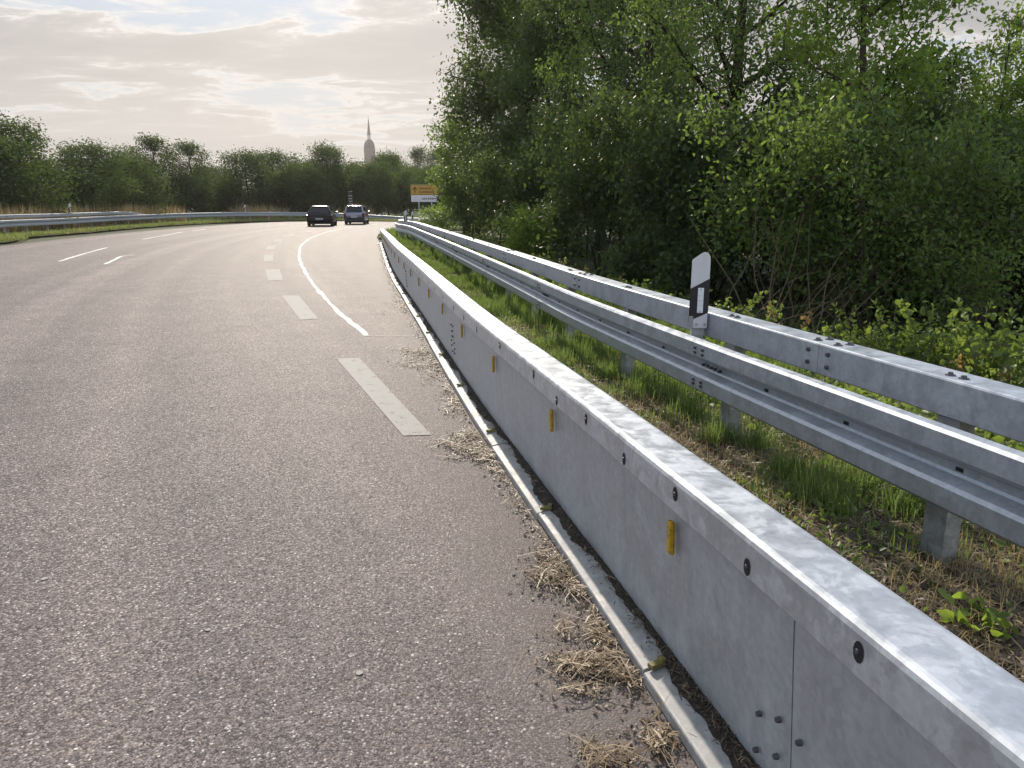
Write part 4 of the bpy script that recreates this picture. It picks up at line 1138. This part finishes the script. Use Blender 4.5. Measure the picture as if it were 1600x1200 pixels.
# a few lush tufts
bx_, by_, bz_ = [], [], []
for px, py in [(1075, 650), (1060, 630), (1270, 780), (1290, 760), (1340, 770), (1310, 800), (960, 590), (905, 560), (1180, 700), (1120, 690), (1000, 600), (870, 545), (1410, 800), (1230, 745)]:
    cx_, cy_ = G(px, py, .1); m_ = 260
    bx_.append(cx_ + rng.normal(size=m_) * .06); by_.append(cy_ + rng.normal(size=m_) * .06); bz_.append(np.full(m_, .08))
bb = np.stack([np.concatenate(q) for q in (bx_, by_, bz_)], 1)
tag(link_mesh('grass', blades('grass', bb, rng.uniform(.08, .24, len(bb)), .0055, rng, .5), M['grass']), 'taller lush grass tufts on the verge between barrier and guardrail', 'grass', kind='stuff')
x, y, z, s, off = verge_pts(rng, 55000, .24, 2.6, s_cam - 1.2, LIP.L - 3, 2.4, -.5, 9)
dg = blades('dry_grass', np.stack([x, y, z + .004], 1), rng.uniform(.03, .13, len(x)), np.interp(y, [1, 6, 30], [.003, .004, .012]), rng, 1.1)
tag(link_mesh('dry_grass', dg, M['drygrass']), 'dry yellowed grass lying among the green blades of the verge', 'dry grass', kind='stuff')
def scatter(name, cen, length, wid, rng, mat, label, cat, tilt=.18):
    N = len(cen); a = rng.uniform(0, 2 * PI, N); el = rng.normal(size=N) * tilt
    d = np.stack([np.cos(a) * np.cos(el), np.sin(a) * np.cos(el), np.sin(el)], 1); w = np.stack([-np.sin(a), np.cos(a), rng.normal(size=N) * .3], 1)
    up = np.cross(d, w); L = (length * rng.uniform(.3, 1.5, N))[:, None]; W_ = (wid * rng.uniform(.6, 1.6, N))[:, None]
    p0 = cen - d * L / 2; p1 = cen + d * L / 2 + w * L * rng.normal(size=N)[:, None] * .12
    mid = (p0 + p1) / 2 + w * L * rng.normal(size=N)[:, None] * .07 + up * W_ * .6
    V = np.stack([p0 - w * W_ / 2, p0 + w * W_ / 2, mid - w * W_ / 2, mid + w * W_ / 2, p1], 1).reshape(-1, 3)
    i = np.arange(N)[:, None] * 5
    T = np.concatenate([i + np.array([[0, 1, 3]]), i + np.array([[0, 3, 2]]), i + np.array([[2, 3, 4]])], 1).reshape(-1, 3)
    return tag(link_mesh(name, tri_mesh(name, V, T), M[mat]), label, cat, kind='stuff')
x, y, z, s, off = verge_pts(rng, 30000, .22, 2.2, s_cam - 1.4, s_cam + 9, 1.7, -.9, 13)
scatter('dead_leaves', np.stack([x, y, z + .018], 1), .05, .009, rng, 'litter', 'brown dead leaves and stalks strewn on the verge soil', 'leaf litter')
x, y, z, s, off = verge_pts(rng, 8000, .22, 2.0, s_cam - 1.4, s_cam + 7, 1.5, -.9, 14)
scatter('dead_stalks', np.stack([x, y, z + .022], 1), .10, .004, rng, 'drygrass', 'pale dead stalks strewn over the verge soil', 'leaf litter', .3)

# straw heaps on the road against the barrier
cl = []
for px, py, sx, sy, n in [(925, 1050, .10, .045, 420), (985, 1050, .06, .04, 240), (890, 920, .075, .11, 760), (945, 990, .05, .08, 330), (742, 700, .11, .13, 620), (770, 715, .08, .07, 260), (655, 555, .16, .22, 420), (665, 570, .1, .12, 160), (705, 625, .06, .3, 200), (960, 1185, .035, .04, 130), (1035, 1165, .03, .05, 120), (625, 470, .1, .9, 160), (680, 585, .07, .2, 120), (860, 870, .03, .12, 120)]:
    cx_, cy_ = G(px, py); m_ = n
    sub = rng.integers(0, 9, m_); ox = rng.normal(size=9) * sx; oy = rng.normal(size=9) * sy
    q = np.stack([cx_ + ox[sub] + rng.normal(size=m_) * sx * .45, cy_ + oy[sub] + rng.normal(size=m_) * sy * .45, np.abs(rng.normal(size=m_)) * .012 + .006], 1); cl.append(q)
ss_ = s_cam - .8 + (LIP.L - 4 - s_cam) * rng.uniform(0, 1, 9000) ** 1.6; ob = -np.abs(rng.normal(size=9000)) * .05 - .01
xb, yb = path_xy(LIP, ss_, ob); kb = patch(xb * 3, yb, 2.6, 44) + rng.normal(size=9000) * .3 > .75
cl.append(np.stack([xb[kb], yb[kb], rng.uniform(.004, .016, kb.sum())], 1))
cl = np.vstack(cl)
# keep the straw on the road side of the lip
def lip_off(P):
    d2 = ((P[:, None, :2] - LIP.P[None, ::2, :2]) ** 2).sum(-1); i = d2.argmin(1) * 2
    return ((P[:, :2] - LIP.P[i, :2]) * LIP.N[i]).sum(1)
of = lip_off(cl); cl = cl[of < -.012]
scatter('straw', cl, .055, .0042, rng, 'straw', 'pale dry straw heaped on the asphalt against the barrier foot', 'straw', .22)
k = rng.choice(len(cl), 260); scatter('straw', cl[k] + [0, 0, .012], .2, .003, rng, 'straw', 'long loose straw stalks lying on the straw heaps', 'straw', .12)
k = rng.choice(len(cl), 2600); c2 = cl[k] + rng.normal(size=(2600, 3)) * [.05, .08, 0]; c2[:, 2] = .004; c2 = c2[lip_off(c2) < -.006]
scatter('litter', c2, .02, .007, rng, 'litter', 'dark crumbs of soil and leaf around the straw on the asphalt', 'litter', .1)
s = rng.uniform(s_cam - 1, LIP.L - 1.5, 2600); x, y = path_xy(LIP, s, -np.abs(rng.normal(size=2600)) * .05 - .008)
scatter('litter', np.stack([x, y, np.full(2600, .004)], 1), .02, .007, rng, 'litter', 'dark crumbs of soil gathered in a line along the barrier foot', 'litter', .15)
# dirt on the foot lip against the wall
V = []; Fs = []
ss = np.arange(.2, LIP.L - 2.0, .03)
for i, s_ in enumerate(ss):
    w_ = .066 - .022 + .02 * math.sin(s_ * 3.1) + .012 * math.sin(s_ * 11) + rnd.uniform(-.008, .008) 
    w_ = max(.012, w_)
    for f, zz in ((0, .010), (.35, .016 + rnd.uniform(0, .006)), (.75, .010 + rnd.uniform(0, .004)), (1, .001)):
        o_ = .126 - f * w_; p = LIP.at(s_, o_); V.append((p[0], p[1], .0475 + o_ * .13 + zz))
    if i:
        for j in range(3): a = (i - 1) * 4 + j; Fs.append((a, a + 1, a + 5, a + 4))
me = bpy.data.meshes.new('dirt'); me.from_pydata(V, [], Fs)
tag(link_mesh('dirt', me, M['dirt']), 'dark dirt gathered on the barrier foot along the wall', 'dirt', kind='stuff')
s = s_cam - .8 + (LIP.L - 3 - s_cam) * rng.uniform(0, 1, 7000) ** 2; o_ = .12 - np.abs(rng.normal(size=7000)) * .028
k = o_ > .03; s, o_ = s[k], o_[k]; x, y = path_xy(LIP, s, o_)
scatter('litter', np.stack([x, y, .068 + o_ * .1], 1), .022, .0035, rng, 'litter', 'dark plant crumbs lying on the barrier foot', 'litter', .3)
s = s_cam - .8 + 12 * rng.uniform(0, 1, 260) ** 1.5; x, y = path_xy(LIP, s, .1 - np.abs(rng.normal(size=260)) * .03)
scatter('straw', np.stack([x, y, np.full(260, .078)], 1), .05, .003, rng, 'straw', 'single straw stalks lying on the dirt of the barrier foot', 'straw', .2)

# outer verge grass
def left_pts(n, o0, o1, s0, s1):
    s = rng.uniform(s0, s1, n); o_ = rng.uniform(o0, o1, n); x, y = path_xy(LEFT, s, o_); return np.stack([x, y, np.full(n, .06)], 1)
P_ = left_pts(30000, -1.2, 1.3, 20, LEFT.L)
tag(link_mesh('grass', blades('grass', P_, rng.uniform(.06, .26, len(P_)), .03, rng), M['grass']), 'short green grass under the outer guardrail', 'grass', kind='stuff')
P_ = left_pts(12000, -1.2, 1.3, 20, LEFT.L)
tag(link_mesh('dry_grass', blades('dry_grass', P_, rng.uniform(.08, .28, len(P_)), .026, rng, .6), M['drygrass']), 'short dry grass mixed into the green strip under the outer guardrail', 'dry grass', kind='stuff')
P_ = left_pts(9000, -4.5, -1.0, 18, LEFT.L)
tag(link_mesh('grass', blades('grass', P_, rng.uniform(.2, .6, len(P_)), .04, rng), M['grass']), 'rank green grass behind the outer guardrail', 'grass', kind='stuff')
P_ = left_pts(17000, -3.2, -.6, 16, 75); P_ = P_[patch(P_[:, 0], P_[:, 1], .5, 3) > .05]
tag(link_mesh('dry_grass', blades('dry_grass', P_, rng.uniform(.8, 1.75, len(P_)), .03, rng, .28), M['drygrass']), 'tall dry straw coloured grass behind the outer guardrail', 'dry grass', kind='stuff')
s = rng.uniform(38, RAIL.L, 7000); o_ = rng.uniform(-.75, 1.5, 7000); x, y = path_xy(RAIL, s, o_)
tag(link_mesh('grass', blades('grass', np.stack([x, y, np.full(7000, .03)], 1), rng.uniform(.08, .3, 7000), .025, rng), M['grass']), 'green grass round the corner of the bend', 'grass', kind='stuff')

# leafy ground cover behind the right guardrail
def cover(n, o0, o1, s0, s1, fall, lsz, hmax, seed):
    rg = np.random.default_rng(seed)
    s = s0 + (s1 - s0) * rg.uniform(0, 1, n) ** fall; o_ = rg.uniform(o0, o1, n); x, y = path_xy(LIP, s, o_)
    k = patch(x, y, 2.0, seed) + rg.normal(size=n) * .3 > -.3; x, y, o_ = x[k], y[k], o_[k]
    hh = hmax * np.clip(.45 + .5 * patch(x, y, 1.6, seed + 1), .1, 1.2) * rg.uniform(0, 1, len(x)) ** .6
    return np.stack([x, y, np.interp(o_, offs, zs) + hh], 1), rg
cen, rg = cover(22000, 1.75, 4.2, s_cam + .5, LIP.L, 1.9, .05, .42, 5)
tag(link_mesh('undergrowth', leaves_mesh('undergrowth', cen, .05, rg, .1, .75, ovate=True), M['leaf_plant']), 'leafy green ground cover between guardrail and woods', 'undergrowth', kind='stuff')
cen, rg = cover(5000, 2.2, 7, s_cam + 1, LIP.L, 1.2, .05, .5, 15)
tag(link_mesh('undergrowth', leaves_mesh('undergrowth', cen, .08, rg, .1, .7, ovate=True), M['leaf_mid']), 'shaded leafy ground cover at the foot of the thicket', 'undergrowth', kind='stuff')

x, y, z, s, off = verge_pts(rng, 3800, .3, 2.0, s_cam - 1, LIP.L - 4, 2.0, .2, 31)
cen = np.stack([x, y, z + rng.uniform(.01, .09, len(x))], 1)
tag(link_mesh('weeds', leaves_mesh('weeds', cen, .032, rng, .0, .8, ovate=True), M['leaf_mid']), 'low broad leaved weeds among the verge grass', 'weeds', kind='stuff')

# single plants behind the guardrail
def plant(name, loc, seed, n_st, H, lsz, n_leaf, mat, label, group):
    rg = np.random.default_rng(seed); w = Wood(); cs = []
    for k in range(n_st):
        a = rg.uniform(0, 2 * PI); d = np.array([math.cos(a) * .45, math.sin(a) * .45, 1]); L = H * rg.uniform(.6, 1.1)
        b = grow([math.cos(a) * .05, math.sin(a) * .05, 0], d, L, rg, .1, 0, 8); w.tube(b, np.linspace(.006, .002, 8), 4)
        m_ = n_leaf // n_st; t_ = rg.uniform(.2, 1, m_) * 7; i0 = np.minimum(6, t_.astype(int)); f = (t_ - i0)[:, None]
        cs.append(b[i0] * (1 - f) + b[i0 + 1] * f + rg.normal(size=(m_, 3)) * lsz * .45)
    root = empty(name, loc, 0, label, 'plant', group)
    link_mesh('stems', w.mesh('stems'), M['stem'], root).name = 'stem'
    link_mesh('foliage', leaves_mesh('foliage', np.vstack(cs), lsz, rg, .15, .72, ovate=True), M[mat], root)
    return root
GP = 'leafy plants behind the guardrail'
pa = plant('leafy_plant', (*G(1560, 620, .05), 0), 5, 11, .85, .062, 420, 'leaf_plant', 'broad leafy sunlit plant behind the right end of the box beam', GP)
pb = plant('leafy_plant', (*G(905, 470, .05), 0), 6, 3, .9, .06, 70, 'leaf_gold', 'bronze tipped upright sapling above the box beam, left of the big delineator post', GP)
def base_at(px, Y): return (gx(px, Y), Y, .02)
pl = [(pa, 1480, 6.6, .95, 'sunlit leafy plant in front of the dark bush under the slender shoots'), (pa, 1420, 6.9, .85, 'sunlit leafy plant above the bolted box beam joint'), (pa, 1340, 7.3, .75, 'low leafy plant behind the bolted box beam joint'), (pa, 1590, 5.9, 1.0, 'tall leafy plant at the right edge above the box beam'),
      (pa, 1140, 8.4, .8, 'leafy plant just right of the big delineator post'), (pa, 1060, 9.0, .75, 'leafy plant just left of the big delineator post'), (pa, 1190, 7.9, .7, 'leafy plant second to the right of the big delineator post'),
      (pb, 975, 11.5, .9, 'bronze tipped sapling nearer the big delineator post'), (pb, 1240, 8.2, .85, 'bronze tipped sapling right of the big delineator post'), (pb, 1585, 6.3, .85, 'bronze tipped sapling at the right edge behind the box beam'), (pb, 1560, 5.7, .7, 'low bronze tipped sapling behind the right end of the box beam'),
      (pa, 870, 14.0, .8, 'small leafy plant behind the guardrail below the dark bush'), (pa, 1000, 10.5, .75, 'small leafy plant behind the guardrail post left of the big delineator')]
pa.location = base_at(1530, 6.2); pb.location = base_at(905, 13.0)
for src, px, Y, s_, lab in pl:
    o = place(src, base_at(px, Y), rnd.uniform(0, 6.28), s_, lab)
x, y = G(1520, 985, .08)
pd_ = plant('dandelion', (x, y, .08), 9, 9, .07, .05, 70, 'leaf_light', 'bright green low leaf rosette in the brown litter near the barrier cap', None)
# bare arching canes
w = Wood(); rg = np.random.default_rng(77)
for k in range(26):
    p0 = [rg.normal() * .45, rg.normal() * .3, 0]; d = [rg.normal() * .5 + .25, rg.normal() * .3, 1]; w.tube(grow(p0, d, rg.uniform(1.0, 2.0), rg, .12, -.05, 8), np.linspace(.009, .003, 8), 4)
o = link_mesh('bramble_canes', w.mesh('bramble_canes'), M['stem']); o.location = (gx(1245, 9.6), 9.6, -.05)
o.name = 'bramble'; tag(o, 'bare brown arching bramble canes behind the guardrail in front of the thicket', 'bramble')

# ------------------------------------------------------------------ world, sun
wd = bpy.data.worlds.new('World'); SC.world = wd; wd.use_nodes = True
nt = wd.node_tree; q = NB(nt); bg = nt.nodes['Background']
sky = q.n('ShaderNodeTexSky', sky_type='NISHITA'); sky.sun_disc = False; sky.sun_elevation = SUN_EL; sky.sun_rotation = SUN_AZ
sky.air_density = 1.2; sky.dust_density = 1.5; sky.ozone_density = 1.0
co = q.coord('Generated')
sep = q.n('ShaderNodeSeparateXYZ'); q.link(co, sep.inputs[0])
zc = q.math('MAXIMUM', sep.outputs[2], 0.0)
den = q.math('ADD', zc, 0.10)
cmb = q.n('ShaderNodeCombineXYZ'); q.link(q.math('DIVIDE', sep.outputs[0], den), cmb.inputs[0]); q.link(q.math('DIVIDE', sep.outputs[1], den), cmb.inputs[1])
pc = q.mapping(cmb.outputs[0], (0.9, 1.35, 1.0), (8.1, 4.4, 0))
n1 = q.math('ADD', q.math('MULTIPLY', q.noise(pc, 0.62, 8, 0.55, 0.5), 0.62), q.math('MULTIPLY', q.noise(pc, 2.4, 10, 0.64, 0.6), 0.38))
hi = q.ramp(zc, [(0.16, (0, 0, 0)), (0.5, (1, 1, 1))])            # clouds thin out overhead
lowb = q.ramp(zc, [(0.0, (1, 1, 1)), (0.22, (0, 0, 0))])
n1 = q.math('ADD', q.math('SUBTRACT', n1, q.math('MULTIPLY', hi, 0.06)), q.math('MULTIPLY', lowb, 0.05))
cl_ = q.ramp(n1, [(0.43, (0, 0, 0)), (0.485, (1, 1, 1))])
hz_ = q.ramp(zc, [(0.0, (1, 1, 1)), (0.10, (0.6, 0.6, 0.6)), (0.24, (0, 0, 0))])
dt = q.n('ShaderNodeVectorMath', operation='DOT_PRODUCT'); q.link(co, dt.inputs[0]); dt.inputs[1].default_value = SUND
dts = q.math('MAXIMUM', dt.outputs['Value'], 0.0)
glow = q.math('POWER', dts, 15.0)
ccol = q.ramp(n1, [(0.44, (5.4, 5.4, 5.5)), (0.478, (6.8, 6.6, 6.4)), (0.50, (4.4, 4.22, 4.15)), (0.53, (3.45, 3.32, 3.3)), (0.60, (2.95, 2.86, 2.9)), (0.72, (2.7, 2.64, 2.72))])
body = q.mix(q.math('MULTIPLY', glow, 0.6), ccol, (9.2, 8.5, 7.6))
back = q.ramp(dt.outputs['Value'], [(0.0, (1, 1, 1)), (0.75, (0, 0, 0))])      # unseen clouds opposite the sun, brightened to add frontal fill
body = q.mix(back, body, (8.2, 8.3, 8.6))
skyc = q.mix(0.93, sky.outputs[0], (3.0, 3.9, 5.1))
skyc = q.mix(q.math('MULTIPLY', glow, .6), skyc, (7.2, 7.0, 6.8))
skyc = q.mix(q.math('MULTIPLY', hi, .75), skyc, (5.0, 6.2, 8.2))  # upper sky, mostly out of view, brightened to add blue fill
c1 = q.mix(q.math('MULTIPLY', cl_, .95), skyc, body)
warm = q.mix(glow, (4.3, 4.0, 3.85), (9.0, 7.5, 5.8))
c2_ = q.mix(q.math('MULTIPLY', hz_, .8), c1, warm)
q.link(c2_, bg.inputs[0]); bg.inputs[1].default_value = 0.1

hm = bpy.data.materials.new('haze'); hm.use_nodes = True
hnt = hm.node_tree; hnt.nodes.remove(hnt.nodes['Principled BSDF'])
pv = hnt.nodes.new('ShaderNodeVolumePrincipled'); pv.inputs['Color'].default_value = (.95, .93, .9, 1); pv.inputs['Density'].default_value = 0.0002; pv.inputs['Anisotropy'].default_value = 0.5
hnt.links.new(pv.outputs[0], hnt.nodes['Material Output'].inputs['Volume'])
mb = MB(); mb.box((0, 480, 47.5), (1800, 1100, 98.0))
tag(mb.build('haze', hm), 'thin warm haze filling the air over the road and woods', 'haze', kind='stuff')

sl = bpy.data.lights.new('sun', 'SUN'); sl.energy = 3.7; sl.angle = R(0.6); sl.color = (1.0, .89, .75)
so = bpy.data.objects.new('sun', sl); C.objects.link(so); so.rotation_euler = (-SUND).to_track_quat('-Z', 'Y').to_euler(); so.location = (0, 0, 50)

SC.view_settings.view_transform = 'Standard'; SC.view_settings.look = 'None'; SC.view_settings.exposure = 0.42; SC.view_settings.gamma = 1.0
SC.render.engine = 'CYCLES'
cy = SC.cycles
cy.use_denoising = True
try: cy.denoiser = 'OPENIMAGEDENOISE'; cy.denoising_input_passes = 'RGB_ALBEDO_NORMAL'
except Exception: pass
cy.max_bounces = 8; cy.diffuse_bounces = 3; cy.glossy_bounces = 3; cy.transmission_bounces = 4; cy.transparent_max_bounces = 8
cy.sample_clamp_indirect = 6.0; cy.caustics_reflective = False; cy.caustics_refractive = False
